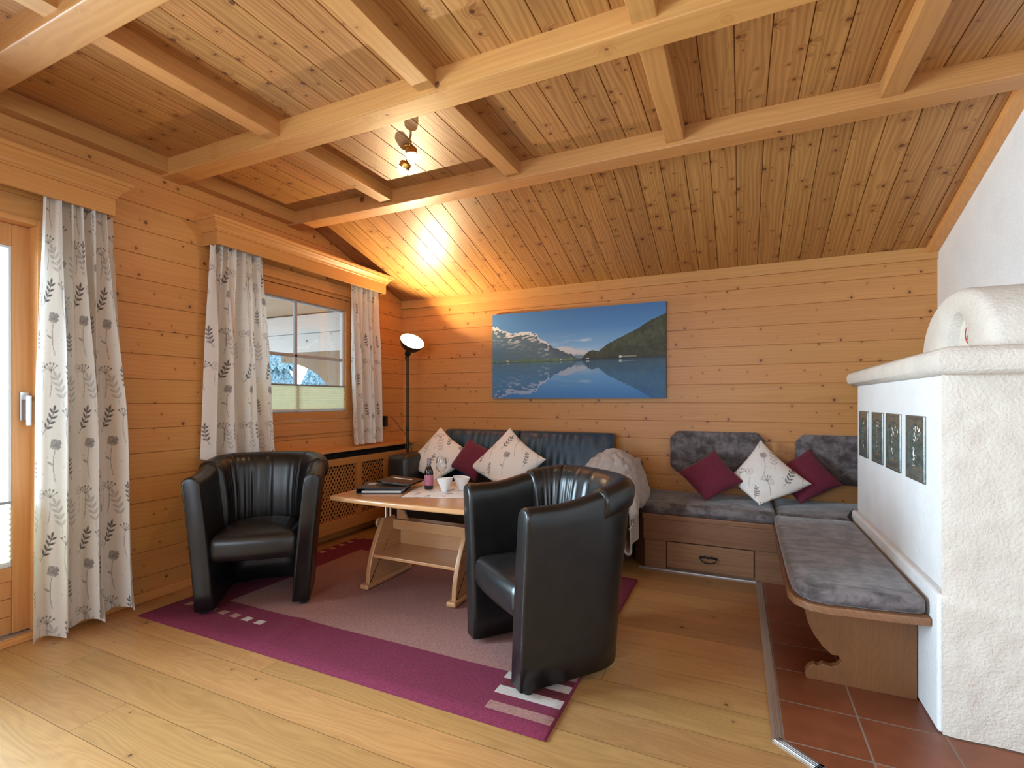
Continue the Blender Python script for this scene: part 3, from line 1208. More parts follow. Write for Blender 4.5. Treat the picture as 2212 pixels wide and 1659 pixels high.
# round red prohibition sticker in the niche
bm = bmesh.new()
b = bmesh.new()
sc_, rr_ = (2.615, 1.475), .042
px = xa + .0445
for k in range(40):
    a0, a1 = 2 * PI * k / 40, 2 * PI * (k + 1) / 40
    q = [(sc_[0] + r * math.cos(a), sc_[1] + r * math.sin(a)) for r, a in ((rr_, a0), (rr_, a1), (rr_ * .84, a1), (rr_ * .84, a0))]
    b.faces.new([b.verts.new((px, *p)) for p in q])
ang = R(-45)
c_, s_ = math.cos(ang), math.sin(ang)
q = [(sc_[0] + c_ * u - s_ * v, sc_[1] + s_ * u + c_ * v) for u, v in ((-rr_ * .9, -.003), (rr_ * .9, -.003), (rr_ * .9, .003), (-rr_ * .9, .003))]
b.faces.new([b.verts.new((px - .0004, *p)) for p in q])
merge(bm, b)
stk = st('prohibition_sticker', bm, M_red, None)
stk['label'] = 'round red no-smoking sticker'
bm = bmesh.new()
add_box(bm, px - .0006, px - .0002, 2.600, 2.636, 1.462, 1.470, 0)
for v in bm.verts:
    v.co.x -= SX
    v.co.y -= SY
bmobj('cigarette_mark', bm, M_black, stk)

# relief tiles
TILES = [(3.447, 3.662), (3.122, 3.338), (2.805, 3.046), (2.475, 2.712)]
for ti, (a, b_) in enumerate(TILES):
    za, zb2 = .868, 1.138
    nu, nv = 46, 54
    U, V = np.meshgrid(np.linspace(0, 1, nu), np.linspace(0, 1, nv), indexing='ij')   # U: far->near, V: bottom->top
    Wd, Hd = b_ - a, zb2 - za
    rim = np.minimum(np.minimum(U, 1 - U) * Wd, np.minimum(V, 1 - V) * Hd)
    h = .004 * (1 - smoothstep(.008, .016, rim))
    # arch panel recess
    cxu = .52
    arch = np.where(V > .66, np.hypot((U - cxu) / .36, (V - .66) / .20), np.abs(U - cxu) / .36)
    inside = 1 - smoothstep(.92, 1.02, arch)
    inside = inside * smoothstep(.16, .20, V)
    h = h - .006 * inside + .0035 * np.exp(-((arch - 1.02) / .07) ** 2) * (V > .18)
    # column at the far side
    col_ = np.exp(-((U - .20) / .055) ** 4) * (V > .20) * (V < .68)
    h = h + .007 * col_ * (.85 + .15 * np.sin(V * 70)) + .006 * np.exp(-((U - .20) / .08) ** 4) * np.exp(-((V - .70) / .03) ** 2)
    # standing draped figure, generic
    sway = .03 * math.sin(ti * 1.7)
    fx = cxu + .10 + sway * np.sin(V * 7)
    wd = .10 + .09 * np.clip((.62 - V) / .42, 0, 1) + .02 * np.sin(V * 20 + ti)
    fig = np.clip(1 - ((U - fx) / wd) ** 2, 0, 1) ** .6 * smoothstep(.20, .26, V) * (1 - smoothstep(.60, .66, V))
    folds = .5 + .5 * np.sin((U - fx) * 70 + 9 * np.sin(V * 9 + ti * 2.1))
    h = h + .010 * fig * (.55 + .45 * folds)
    h = h + .012 * np.clip(1 - ((U - fx) / .055) ** 2 - ((V - .705) / .048) ** 2, 0, 1) ** .5
    arm = np.clip(1 - ((U - fx + .10 - (.52 - V) * .5) / .04) ** 2, 0, 1) * (np.abs(V - .50) < .09)
    h = h + .006 * arm
    h = h + .002 * (fbm(U * 30 + ti * 11, V * 34, 3) - .5) * inside * 2
    X = .668 - .0052 - .80 * h
    verts = np.stack([X - SX, b_ - U * 0 - (1 - U) * 0 - (b_ - a) * (1 - U) - SY + 0 * V, za + Hd * V], -1)
    verts[..., 1] = (a + (b_ - a) * (1 - U)) - SY
    nrm = verts.reshape(-1, 3).tolist()
    fcs = [f[::-1] for f in grid_faces(nu, nv)]
    # thickness: rim skirt back into the wall
    base = len(nrm)
    loop = [i * nv for i in range(nu)] + [(nu - 1) * nv + j for j in range(1, nv)] + [i * nv + nv - 1 for i in range(nu - 2, -1, -1)] + [j for j in range(nv - 2, 0, -1)]
    for k in loop:
        v = nrm[k]
        nrm.append([.672 - SX, v[1], v[2]])
    L = len(loop)
    for k in range(L):
        fcs.append((loop[k], loop[(k + 1) % L], base + (k + 1) % L, base + k))
    mesh('relief_tile', nrm, fcs, M_glaze, stove, True)

# ================================================================== upholstery helper
def inset_poly(pts, d):
    n = len(pts)
    out = []
    A = sum(pts[i][0] * pts[(i + 1) % n][1] - pts[(i + 1) % n][0] * pts[i][1] for i in range(n))
    sg = 1 if A > 0 else -1
    for i in range(n):
        p0, p1, p2 = Vector(pts[i - 1]), Vector(pts[i]), Vector(pts[(i + 1) % n])
        t1 = (p1 - p0).normalized()
        t2 = (p2 - p1).normalized()
        n1 = Vector((-t1.y, t1.x)) * sg
        n2 = Vector((-t2.y, t2.x)) * sg
        m = n1 + n2
        k = m.length_squared
        m = m * (2.0 / k) if k > .3 else n1
        out.append((p1.x + m.x * d, p1.y + m.y * d))
    return out


def resample(pts, step):
    out = []
    n = len(pts)
    for i in range(n):
        a, b = Vector(pts[i]), Vector(pts[(i + 1) % n])
        k = max(1, int((b - a).length / step))
        for j in range(k):
            q = a.lerp(b, j / k)
            out.append((q.x, q.y))
    return out


def round_poly(pts, r, seg=5):
    out = []
    n = len(pts)
    for i in range(n):
        p0, p1, p2 = Vector(pts[i - 1]), Vector(pts[i]), Vector(pts[(i + 1) % n])
        rr = min(r, (p0 - p1).length * .45, (p2 - p1).length * .45)
        a = p1 + (p0 - p1).normalized() * rr
        c = p1 + (p2 - p1).normalized() * rr
        for k in range(seg + 1):
            t = k / seg
            q = a * (1 - t) ** 2 + p1 * 2 * t * (1 - t) + c * t * t
            out.append((q.x, q.y))
    return out


def pad_mesh(bm, outline, z0, z1, r, dome=.0, wav=.0, seed=0, rc=.03):
    """stuffed pad: outline polygon (x,y), rounded edges, gently domed top"""
    pts = resample(round_poly(outline, rc), .05)
    cx = sum(p[0] for p in pts) / len(pts)
    cyy = sum(p[1] for p in pts) / len(pts)
    b = bmesh.new()
    rings = []

    def ring(ps, z, k=0):
        rings.append([b.verts.new((p[0], p[1], z + (wav * (fbm(np.array([p[0] * 6 + seed]), np.array([p[1] * 6]), 3)[0] - .5) if k else 0))) for p in ps])
    ring(inset_poly(pts, r * .6), z0)
    ring(inset_poly(pts, r * .15), z0 + r * .3)
    ring(pts, z0 + r * .9)
    ring(pts, z1 - r)
    for a in (30, 60, 90):
        ring(inset_poly(pts, r * (1 - math.cos(R(a)))), z1 - r + r * math.sin(R(a)), a == 90)
    inner = inset_poly(pts, r)
    for k in range(1, 8):
        f = 1 - k / 8
        ring([(cx + (p[0] - cx) * f, cyy + (p[1] - cyy) * f) for p in inner], z1 + dome * (1 - f * f), 1)
    for A, B in zip(rings, rings[1:]):
        for k in range(len(A)):
            b.faces.new((A[k], A[(k + 1) % len(A)], B[(k + 1) % len(A)], B[k]))
    b.faces.new(rings[0][::-1])
    cz = z1 + dome
    c = b.verts.new((cx, cyy, cz))
    A = rings[-1]
    for k in range(len(A)):
        b.faces.new((A[k], A[(k + 1) % len(A)], c))
    merge(bm, b)


# ================================================================== corner bench
bench = thing('corner_bench', 'brown wooden corner bench with drawer, running round to the stove', 'bench', (.0, 3.95, 0))
BX, BY = .0, 3.95


def bn(name, bm, m, sm=40, parent=None):
    for v in bm.verts:
        v.co.x -= BX
        v.co.y -= BY
    return bmobj(name, bm, m, parent or bench, sm)


FY = 3.655
bm = bmesh.new()      # seat board and plinth body of the long arm (with the chamfered end)
add_prism(bm, [(-.645, FY - .012), (.630, FY - .012), (.630, 3.80), (XR - .02, 3.80), (XR - .02, YB - .03), (-.735, YB - .03), (-.735, FY + .10)], .355, .392, 'Z', .006)
bn('seat_board', bm, M_bench)
bm = bmesh.new()
add_box(bm, -.640, .60, FY - .008, FY + .014, .208, .356, .004)
add_prism(bm, [(-.640, FY - .004), (-.728, FY + .098), (-.710, FY + .112), (-.622, FY + .012)], .208, .356, 'Z', .002)
bn('front_rail', bm, M_bench)
bm = bmesh.new()
add_box(bm, -.632, -.484, FY + .008, FY + .03, .0, .21, .003)
add_box(bm, .086, .60, FY + .008, FY + .03, .0, .21, .003)
add_box(bm, -.484, .086, FY + .030, FY + .04, .0, .21, 0)
add_prism(bm, [(-.632, FY + .010), (-.72, FY + .112), (-.70, FY + .122), (-.612, FY + .03)], .0, .21, 'Z', .002)
add_box(bm, -.72, -.70, FY + .11, YB - .03, 0, .356, .002)
add_box(bm, .585, .60, FY + .02, YB - .03, 0, .356, .002)
bn('base_panel', bm, M_bench)
bm = bmesh.new()
add_box(bm, -.478, .078, FY + .004, FY + .028, .022, .200, .004)
dr = bn('drawer_front', bm, M_bench)
# wrought drawer pull
bm = bmesh.new()
hx, hz, hy = -.203, .112, FY + .004
pts = [(hx + .052 * math.cos(PI + PI * k / 14), hy - .016 - .006 * math.sin(PI * k / 14), hz + .006 + .030 * math.sin(PI + PI * k / 14)) for k in range(15)]
add_tube(bm, pts, .0042, 8)
for sx in (-.052, .052):
    add_tube(bm, [(hx + sx, hy - .002, hz + .006), (hx + sx, hy - .02, hz + .006)], .006, 8)
add_box(bm, hx - .058, hx + .058, hy - .004, hy, hz + .002, hz + .016, .001)
for k in range(5):
    x = hx - .044 + .022 * k
    add_lathe(bm, [(0, -.006), (.008, -.004), (.009, 0), (0, .0)], 10, Matrix.Translation((x, hy - .002, hz + (.013 if k % 2 else .007))) @ Matrix.Rotation(R(90), 4, 'X'))
bn('drawer_pull', bm, M_iron, 50, dr)
# short arm beside the stove: shaped board
BO = [(.186, FY - .014), (.178, 2.60), (.180, 2.405), (.198, 2.335), (.245, 2.288), (.310, 2.272), (.390, 2.284), (.450, 2.288), (.520, 2.296), (.641, 2.318), (.641, FY - .014)]
bm = bmesh.new()
add_prism(bm, BO, .362, .394, 'Z', .006, 3)
bn('side_seat_board', bm, M_bench_y)
# scrolled end leg
LG = [(.640, .003), (.255, .003), (.252, .030), (.262, .052), (.285, .070), (.300, .064), (.318, .078), (.345, .072), (.372, .082), (.385, .105), (.372, .124), (.350, .122),
      (.318, .150), (.285, .195), (.262, .245), (.250, .300), (.246, .362), (.640, .362)]
bm = bmesh.new()
add_prism(bm, LG, 2.475, 2.512, 'Y', .004)
bn('scrolled_leg', bm, M_bench_z)

# seat pads of the bench
def pad(name, label, cat, outline, z0, z1, m, group, r=.025, dome=.0, wav=.008, seed=0, rc=.03):
    bm = bmesh.new()
    cx = sum(p[0] for p in outline) / len(outline)
    cyy = sum(p[1] for p in outline) / len(outline)
    pad_mesh(bm, [(p[0] - cx, p[1] - cyy) for p in outline], z0 - z0, z1 - z0, r, dome, wav, seed, rc)
    o = bmobj(name, bm, m, None, 60)
    o.location = (cx, cyy, z0)
    return tag(o, label, cat, group)


pad('seat_pad', 'long grey-brown suede seat pad on the bench above the drawer', 'seat cushion', [(-.632, FY - .006), (.212, FY - .006), (.212, YB - .03), (-.715, YB - .03), (-.715, FY + .10)], .393, .470, M_suede, 'suede bench seat pads', .03, .012)
pad('seat_pad', 'grey-brown suede seat pad in the corner between bench and stove', 'seat cushion', [(.220, FY - .006), (.622, FY - .006), (.622, 3.80), (1.19, 3.80), (1.19, YB - .03), (.220, YB - .03)], .393, .470, M_suede, 'suede bench seat pads', .03, .012, seed=4)
PO = [(.196, FY - .014), (.190, 2.60), (.196, 2.40), (.214, 2.345), (.258, 2.302), (.315, 2.288), (.390, 2.302), (.450, 2.304), (.520, 2.316), (.632, 2.336), (.632, FY - .014)]
pad('seat_pad', 'tapering grey-brown suede seat pad alongside the white stove', 'seat cushion', PO, .395, .462, M_suede, 'suede bench seat pads', .022, .004, seed=9, rc=.02)


def back_pad(label, x0, x1, z0, z1, c):
    o_ = [(x0 + c, z0), (x1 - c, z0), (x1, z0 + c), (x1, z1 - c), (x1 - c, z1), (x0 + c, z1), (x0, z1 - c), (x0, z0 + c)]
    cx, cz = (x0 + x1) / 2, (z0 + z1) / 2
    bm = bmesh.new()
    pad_mesh(bm, [(p[0] - cx, p[1] - cz) for p in o_], 0, .062, .022, .006, .004, 3, .012)
    bm.transform(Matrix.Rotation(R(90), 4, 'X'))
    o = bmobj('back_pad', bm, M_suede, None, 60)
    o.location = (cx, YB - .001, cz)
    return tag(o, label, 'back cushion', 'suede wall pads above the bench')


back_pad('suede wall pad with cut corners, hung closest to the sofa', -.526, .166, .618, .957, .055)
back_pad('suede wall pad with cut corners, hung behind the stove', .366, 1.19, .592, .951, .055)

# ================================================================== sofa
sofa = thing('leather_sofa', 'dark leather two-seat sofa against the back wall', 'sofa', (-1.76, 3.80, 0))
sx, sy = -1.76, 3.80
M_sofa_arm = M_sofa_dark


def sf(name, bm, m, sm=50, parent=None):
    for v in bm.verts:
        v.co.x -= sx
        v.co.y -= sy
    return bmobj(name, bm, m, parent or sofa, sm)


bm = bmesh.new()
add_box(bm, -2.58, -.94, 3.46, 4.20, .07, .34, .02)
sf('sofa_base', bm, M_sofa_dark)
for (a, b) in ((-2.80, -2.575), (-.955, -.735)):
    bm = bmesh.new()
    add_box(bm, a, b, 3.44, 4.22, .06, .735, .055, 5)
    sf('armrest', bm, M_sofa_arm)
bm = bmesh.new()
add_box(bm, -2.57, -.95, 4.06, 4.235, .30, .80, .04, 4)
sf('back_frame', bm, M_sofa_dark)
for (a, b) in ((-2.57, -1.768), (-1.764, -.957)):
    bm = bmesh.new()
    pad_mesh(bm, [(a + .003, 3.42), (b - .003, 3.42), (b - .003, 4.07), (a + .003, 4.07)], .33, .505, .05, .012, .012, a, .04)
    sf('seat_cushion', bm, M_sofa_dark, 60)


def back_cushion(a, b, seed):
    """plump back cushion with vertical gathers at the top"""
    nu, nv = 90, 36
    prof = []
    for j in range(nv):          # closed loop round the section (y,z)
        t = 2 * PI * j / nv
        c, s = math.cos(t), math.sin(t)
        k = .55
        prof.append((.105 * math.copysign(abs(c) ** k, c), .232 * math.copysign(abs(s) ** .5, s)))
    verts = []
    w = b - a
    for i in range(nu):
        u = i / (nu - 1)
        e = min(u, 1 - u) * w
        f = math.sqrt(max(0.0, 1 - (1 - min(e / .06, 1)) ** 2)) * .30 + .70
        for (y, z) in prof:
            pl = 0
            if y < 0:
                pl = .006 * math.sin(u * 60 + 3 * math.sin(u * 9 + seed)) * (smoothstep(-.1, .15, np.array(z)) * .7 + .3) * (1 if abs(z) < .215 else .4)
            yy = y * f + pl + .06 * (z / .23)
            verts.append((a + w * u - sx, 4.045 + yy - sy, .700 + z * (.90 + .10 * f)))
    faces = []
    for i in range(nu - 1):
        for j in range(nv):
            faces.append((i * nv + j, (i + 1) * nv + j, (i + 1) * nv + (j + 1) % nv, i * nv + (j + 1) % nv))
    faces.append(tuple(range(nv)))
    faces.append(tuple((nu - 1) * nv + j for j in range(nv))[::-1])
    o = mesh('back_cushion', verts, faces, M_sofa, sofa, True)
    return o


back_cushion(-2.57, -1.797, 1)
back_cushion(-1.790, -.955, 2)
for x in (-2.74, -.80):
    for y in (3.50, 4.15):
        bm = bmesh.new()
        add_box(bm, x - .03, x + .03, y - .03, y + .03, .001, .07, .004)
        sf('sofa_foot', bm, M_black)

# ================================================================== cushions
def pillow(label, group, centre, hd, roll, lean, zf, m, yaw=0.0, T=.075, lx=1.0, n=90, pattern=None, fold=.55):
    """square cushion standing on one corner, the corner pressed flat on the seat"""
    q = np.linspace(-1, 1, n)
    U, V = np.meshgrid(q, q, indexing='ij')
    a = hd / math.sqrt(2)
    x = a * U * (1 - .10 * (1 - V ** 2) * np.abs(U) ** 2)
    z = a * V * (1 - .10 * (1 - U ** 2) * np.abs(V) ** 2)
    h = T * (np.clip(1 - U ** 2, 0, 1) * np.clip(1 - V ** 2, 0, 1)) ** .42 + .003
    h = h * (1 + .10 * (fbm(U * 3 + centre[0] * 9, V * 3 + 4, 3) - .5))
    cr, sr = math.cos(PI / 4 + roll), math.sin(PI / 4 + roll)
    X = x * cr - z * sr
    Z = x * sr + z * cr
    X = np.where(X < 0, X * lx, X)
    sides = []
    for sg in (-1, 1):
        Yv = sg * h
        # lean back
        Zl = Z * math.cos(lean) - Yv * math.sin(lean)
        Yl = Z * math.sin(lean) + Yv * math.cos(lean)
        Xw = X * math.cos(yaw) - Yl * math.sin(yaw)
        Yw = X * math.sin(yaw) + Yl * math.cos(yaw)
        zz = centre[2] + Zl
        zl = centre[2] - hd * math.cos(lean) * 1.0
        t0 = zf + .10
        if zl < zf:
            k = np.clip((t0 - zz) / (t0 - zl), 0, None)
            znew = np.where(zz < t0, t0 - (t0 - zf - .006) * np.clip(k, 0, 1) ** .8, zz)
            Yw = Yw - np.where(zz < t0, (znew - zz) * fold * .35, 0)
            zz = znew
        zz = np.maximum(zz, zf + .002)
        sides.append(np.stack([Xw, Yw, zz - centre[2]], -1).reshape(-1, 3))
    verts = np.concatenate(sides)
    f0 = [f[::-1] for f in grid_faces(n, n, n * n)]
    faces = grid_faces(n, n) + f0
    loop = [i * n for i in range(n)] + [(n - 1) * n + j for j in range(1, n)] + [i * n + n - 1 for i in range(n - 2, -1, -1)] + [j for j in range(n - 2, 0, -1)]
    for k in range(len(loop)):
        p, r = loop[k], loop[(k + 1) % len(loop)]
        faces.append((r, p, p + n * n, r + n * n))
    o = mesh('throw_cushion', verts.tolist(), faces, m, None, True, loc=centre)
    if pattern is not None:
        rot = R(45) + roll
        uu = (X + pattern[0]).reshape(-1)
        vv = (Z + pattern[1]).reshape(-1)
        rgb = floral_rgb(uu, vv, (.80, .775, .73))
        set_colors(o, np.concatenate([rgb, rgb]))
    return tag(o, label, 'cushion', group)


GS, GB = 'throw cushions on the sofa', 'throw cushions on the bench'
pillow('floral throw cushion at the armrest end of the sofa, beside the floor lamp', GS, (-2.44, 3.72, .690), .325, R(14), R(32), .512, M_pillowprint, 0, .075, pattern=(.08, .40))
pillow('small maroon throw cushion between two floral ones on the sofa', GS, (-2.085, 3.70, .700), .215, R(22), R(30), .512, M_maroon, 0, .06)
pillow('large floral throw cushion on the middle of the sofa', GS, (-1.735, 3.66, .690), .335, R(9), R(32), .512, M_pillowprint, 0, .08, pattern=(.07, .17))
pillow('maroon throw cushion on the bench, nearest the sofa', GB, (-.205, 3.93, .640), .228, R(-6), R(34), .478, M_maroon, 0, .06)
pillow('white floral throw cushion in the middle of the bench', GB, (.125, 3.98, .635), .320, R(-2), R(32), .478, M_pillowprint, 0, .075, lx=.62, pattern=(.28, .33))
pillow('maroon throw cushion on the bench, closest to the stove', GB, (.415, 4.08, .655), .230, R(-10), R(30), .478, M_maroon, 0, .06)

# ================================================================== blanket over the sofa arm
nu, nv = 90, 80
U, V = np.meshgrid(np.linspace(0, 1, nu), np.linspace(0, 1, nv), indexing='ij')


def spline(t, pts, rounds=8):
    pts = np.array(pts, float)
    a = np.linspace(0, 1, len(pts))
    q = np.linspace(0, 1, 200)
    y = np.interp(q, a, pts)
    for _ in range(rounds * 6):
        y[1:-1] = (y[:-2] + 2 * y[1:-1] + y[2:]) / 4
    return np.interp(t, q, y)


# across the armrest (seat side -> top -> bench side)
px_ = spline(U, [-1.09, -1.06, -1.02, -.96, -.89, -.82, -.755, -.705, -.675, -.655, -.640, -.650, -.672])
pz_ = spline(U, [.565, .64, .715, .785, .832, .845, .815, .745, .67, .60, .53, .475, .45])
# along it (hanging front edge -> crown -> back)
drop = spline(V, [.30, .22, .12, .045, .0, .0, .012, .03, .045, .06])
py_ = spline(V, [3.375, 3.378, 3.385, 3.41, 3.47, 3.55, 3.64, 3.72, 3.79, 3.86])
wr = fbm(U * 5 + V * 2.5, V * 6 - U * 2, 4) - .5
fo = np.abs(fbm(U * 7 - V * 5, V * 3 + U * 4 + 11, 3) - .5)
cen = np.exp(-((U - .42) / .26) ** 2)
pzz = pz_ - drop * (.35 + .65 * cen) + .05 * wr - .05 * np.clip(.12 - fo, 0, 1) * 3
pxx = px_ + np.where(U > .5, .028, -.028) * wr * 1.6 + .014 * np.sin(V * 12 + U * 5) * (U > .55)
pyy = py_ + .03 * (fbm(U * 4, V * 3 + 7, 3) - .5) - .02 * np.sin(U * 9)
over = (pxx > -.985) & (pxx < -.705) & (pyy > 3.42)
pzz = np.maximum(pzz, np.where(over, .752, 0))
pyy = np.where((pzz < .76) & (pxx > -.98) & (pxx < -.71) & (pyy < 3.48), np.minimum(pyy, 3.425), pyy)
pxx = np.where((pzz < .74) & (U > .5), np.maximum(pxx, -.722), pxx)
verts = np.stack([pxx, pyy, pzz], -1).reshape(-1, 3).tolist()
faces = grid_faces(nu, nv)
# corner of the blanket hanging as a narrow folded loop between armrest and bench
off = len(verts)
na, nb = 60, 16
for i in range(na):
    t = i / (na - 1)
    a = PI * (t - .36) / .28
    if t < .36:
        x, z = -.735, .205 + .34 * (1 - t / .36)
    elif t > .64:
        x, z = -.668, .205 + .29 * ((t - .64) / .36)
    else:
        x, z = -.7015 - .0335 * math.cos(a), .205 - .040 * math.sin(a)
    for j in range(nb):
        s = j / (nb - 1)
        verts.append((x + .010 * math.sin(s * 6 + t * 4) + .012 * s, 3.372 + .17 * s - .012 * math.sin(t * PI), z + .05 * s + .012 * math.sin(s * 5 + t * 8)))
faces += grid_faces(na, nb, off)
bl = mesh('throw_blanket', verts, faces, M_blanket, None, True)
sol = bl.modifiers.new('thickness', 'SOLIDIFY')
sol.thickness = .012
sol.offset = 1
tag(bl, 'crumpled beige blanket draped over the sofa armrest beside the bench', 'blanket')

# ================================================================== tub armchairs
def chair_path(s):
    """plan centre line of the wrap-round shell; s 0..1 from one arm front to the other"""
    a, yf, ya, yc = .262, -.305, .0, .212
    L1 = ya - yf
    L2 = PI * math.sqrt((a * a + (yc - ya) ** 2) / 2)
    tot = 2 * L1 + L2
    d = s * tot
    if d < L1:
        return (a, yf + d), (1, 0)
    if d > L1 + L2:
        return (-a, ya - (d - L1 - L2)), (-1, 0)
    t = (d - L1) / L2 * PI
    ex = math.cos(t)
    ey = math.sin(t)
    k = .70
    x = a * math.copysign(abs(ex) ** k, ex)
    y = ya + (yc - ya) * abs(ey) ** k
    n = Vector((math.copysign(abs(ex) ** (2 - k), ex) / a, abs(ey) ** (2 - k) / (yc - ya)))
    n.normalize()
    return (x, y), (n.x, n.y)


def rim_z(s):
    return .765 + .065 * float(smoothstep(.08, .38, np.array(s))) * float(smoothstep(.08, .38, np.array(1 - s)))


def lean_out(z):
    return .072 * (z / .8) ** 1.3 - .014


def make_armchair():
    t = thing('tub_armchair', '', 'armchair', group='black leather tub armchairs')
    TH = .098
    # ---- shell
    n = 97
    sec = []
    ring_n = None
    verts, faces = [], []
    S = [i / (n - 1) for i in range(n)]

    def section(s, k, adv, dz=0.0):
        """k: thickness factor, adv: advance along the arm front"""
        (x, y), (nx, ny) = chair_path(s)
        tz = rim_z(s) - dz
        h = TH / 2 * k
        out = []
        for z in (.022, .12, .24, .36, .48, .58, .68, tz - .045):
            out.append((h, z))
        for a in (25, 50, 75, 100, 125, 155):
            out.append((h * math.cos(R(a)) if k > .2 else 0, tz - .045 + .045 * math.sin(R(a))))
        for z in (tz - .045, .68, .58, .48, .36, .24, .12, .022):
            out.append((-h, z))
        pts = []
        for o_, z in out:
            lo = lean_out(z)
            wr_ = .0
            bulge = .006 * math.exp(-((z - .40) / .05) ** 2) * (1 if (s < .1 or s > .9) else 0)
            pts.append((x + nx * (o_ + lo), y + ny * (o_ + lo) - adv * (1 if True else 0) - (.028 * (z / .8) if (s < .001 or s > .999) and adv else 0) * 0, z))
        return pts
    secs = []
    for k, adv, dz in ((.74, .0225, .010), (.84, .021, .006), (.93, .016, .003), (.985, .008, 0)):
        secs.append(section(0, k, adv, dz))
    for s in S:
        secs.append(section(s, 1, 0))
    for k, adv, dz in ((.985, .008, 0), (.93, .016, .003), (.84, .021, .006), (.74, .0225, .010)):
        secs.append(section(1, k, adv, dz))
    m = len(secs[0])
    for q in secs:
        verts += q
    for i in range(len(secs) - 1):
        for j in range(m - 1):
            faces.append((i * m + j, (i + 1) * m + j, (i + 1) * m + j + 1, i * m + j + 1))
        faces.append((i * m + m - 1, (i + 1) * m + m - 1, (i + 1) * m, i * m))
    faces.append(tuple(range(m)))
    faces.append(tuple((len(secs) - 1) * m + j for j in range(m))[::-1])
    o = mesh('shell', verts, faces, M_leather, t, True)
    # ---- wrap-over back panel with gathers, seams and overlapping lip
    verts, faces = [], []
    n2 = 181
    s0, s1 = .235, .765
    for i in range(n2):
        s = s0 + (s1 - s0) * i / (n2 - 1)
        (x, y), (nx, ny) = chair_path(s)
        tz = rim_z(s) + .012
        u = (i / (n2 - 1))
        # fade in at the ends
        e = min(u, 1 - u)
        lip = float(smoothstep(0, .012, np.array(e)))
        seam = max(math.exp(-((u - c) / .006) ** 2) for c in (.25, .5, .75))
        gath = (math.sin(u * 95 + 2 * math.sin(u * 21)) * .5 + math.sin(u * 61 + 1.3) * .5)
        gm = .25 + .75 * max(math.exp(-((u - c) / .075) ** 2) for c in (.14, .62, .86))
        h = TH / 2
        prof = [(h + .002, tz - .118), (h + .013, tz - .112), (h + .017, tz - .085), (h + .016, tz - .05)]
        for a in (20, 45, 70, 90, 110, 135, 160):
            prof.append(((h + .014) * math.cos(R(a)), tz - .05 + .05 * math.sin(R(a))))
        for z in np.linspace(tz - .07, .385, 14):
            prof.append((-(h + .016 + .020 * math.sin(PI * (tz - z) / (tz - .36))), z))
        for o_, z in prof:
            lo = lean_out(z)
            d = 0
            if o_ < -.02:
                d = (.005 * gath * gm * (0.35 + .65 * min(1, (tz - z) / .15)) + .009 * seam)
            oo = o_ * (.92 + .08 * lip) + d - (1 - lip) * (.012 if o_ > 0 else -.012)
            verts.append((x + nx * (oo + lo), y + ny * (oo + lo), z - .006 * (1 - lip)))
    m = len(prof)
    faces = grid_faces(n2, m)
    faces.append(tuple(range(m)))
    faces.append(tuple((n2 - 1) * m + j for j in range(m))[::-1])
    mesh('back_panel', verts, faces, M_leather, t, True)
    # ---- seat
    out = [(-.232, -.318), (-.08, -.330), (.08, -.330), (.232, -.318), (.228, -.05), (.205, .08), (.13, .175), (0, .20), (-.13, .175), (-.205, .08), (-.228, -.05)]
    bm = bmesh.new()
    pad_mesh(bm, out, .275, .430, .052, .028, .006, 2, .04)
    bmobj('seat', bm, M_leather, t, 60)
    # ---- feet
    for s in (0.02, .98, .42, .58):
        (x, y), (nx, ny) = chair_path(s)
        bm = bmesh.new()
        add_lathe(bm, [(0, 0), (.022, 0), (.024, .004), (.024, .024), (0, .024)], 16, Matrix.Translation((x, y, 0)))
        bmobj('foot', bm, M_black, t, 40)
    return t


def dup(root, loc, rz, label):
    r = root.copy()
    COL.objects.link(r)
    r.location = loc
    r.rotation_euler = (0, 0, rz)
    r['label'] = label
    for ch in list(root.children):
        c = ch.copy()
        COL.objects.link(c)
        c.parent = r
        for g in list(ch.children):
            d = g.copy()
            COL.objects.link(d)
            d.parent = c
    return r


RUGZ = .0135
ch = make_armchair()


def front_place(fx, fy, ang):
    # the local front edge middle (0,-.33) goes to (fx,fy)
    c, s = math.cos(ang), math.sin(ang)
    return (fx + s * -.33 * 1.0 * -1 * -1, fy + c * .33, RUGZ) if False else (fx - (-s * -.33), fy - (c * -.33), RUGZ)


a1, a2 = R(41.3), R(-39.0)
ch.location = front_place(-2.508, 1.930, a1)
ch.rotation_euler = (0, 0, a1)
ch['label'] = 'black leather tub armchair by the window wall, seen from its open front'
dup(ch, front_place(-1.025, 1.984, a2), a2, 'black leather tub armchair turned side-on at the striped corner of the rug')

# ================================================================== rug
rx0, rx1, ry0, ry1 = -3.045, -.624, 1.630, 3.352
blocks = [(-2.757, -.895, 1.968, 3.082, 1)]
for k in range(7):
    xx = -2.955 + .0975 * k
    blocks.append((xx, xx + .052, 1.824, 1.868, 4 if k < 5 else 2))
for k in range(6):
    yy = 2.785 + .1035 * k
    blocks.append((-3.017, -2.965, yy, yy + .046, 4))
blocks += [(-.905, -.632, 1.700, 1.752, 1), (-.915, -.632, 1.806, 1.862, 2), (-.925, -.632, 1.916, 1.968, 2), (-.905, -.632, 2.010, 2.058, 4), (-.905, -.632, 2.10, 2.15, 1),
           (-.905, -.632, 1.768, 1.792, 0), (-.905, -.632, 1.868, 1.912, 3), (-.905, -.632, 1.974, 2.004, 3)]
xs = sorted({rx0, rx1, *[b[0] for b in blocks], *[b[1] for b in blocks]})
ys = sorted({ry0, ry1, *[b[2] for b in blocks], *[b[3] for b in blocks]})


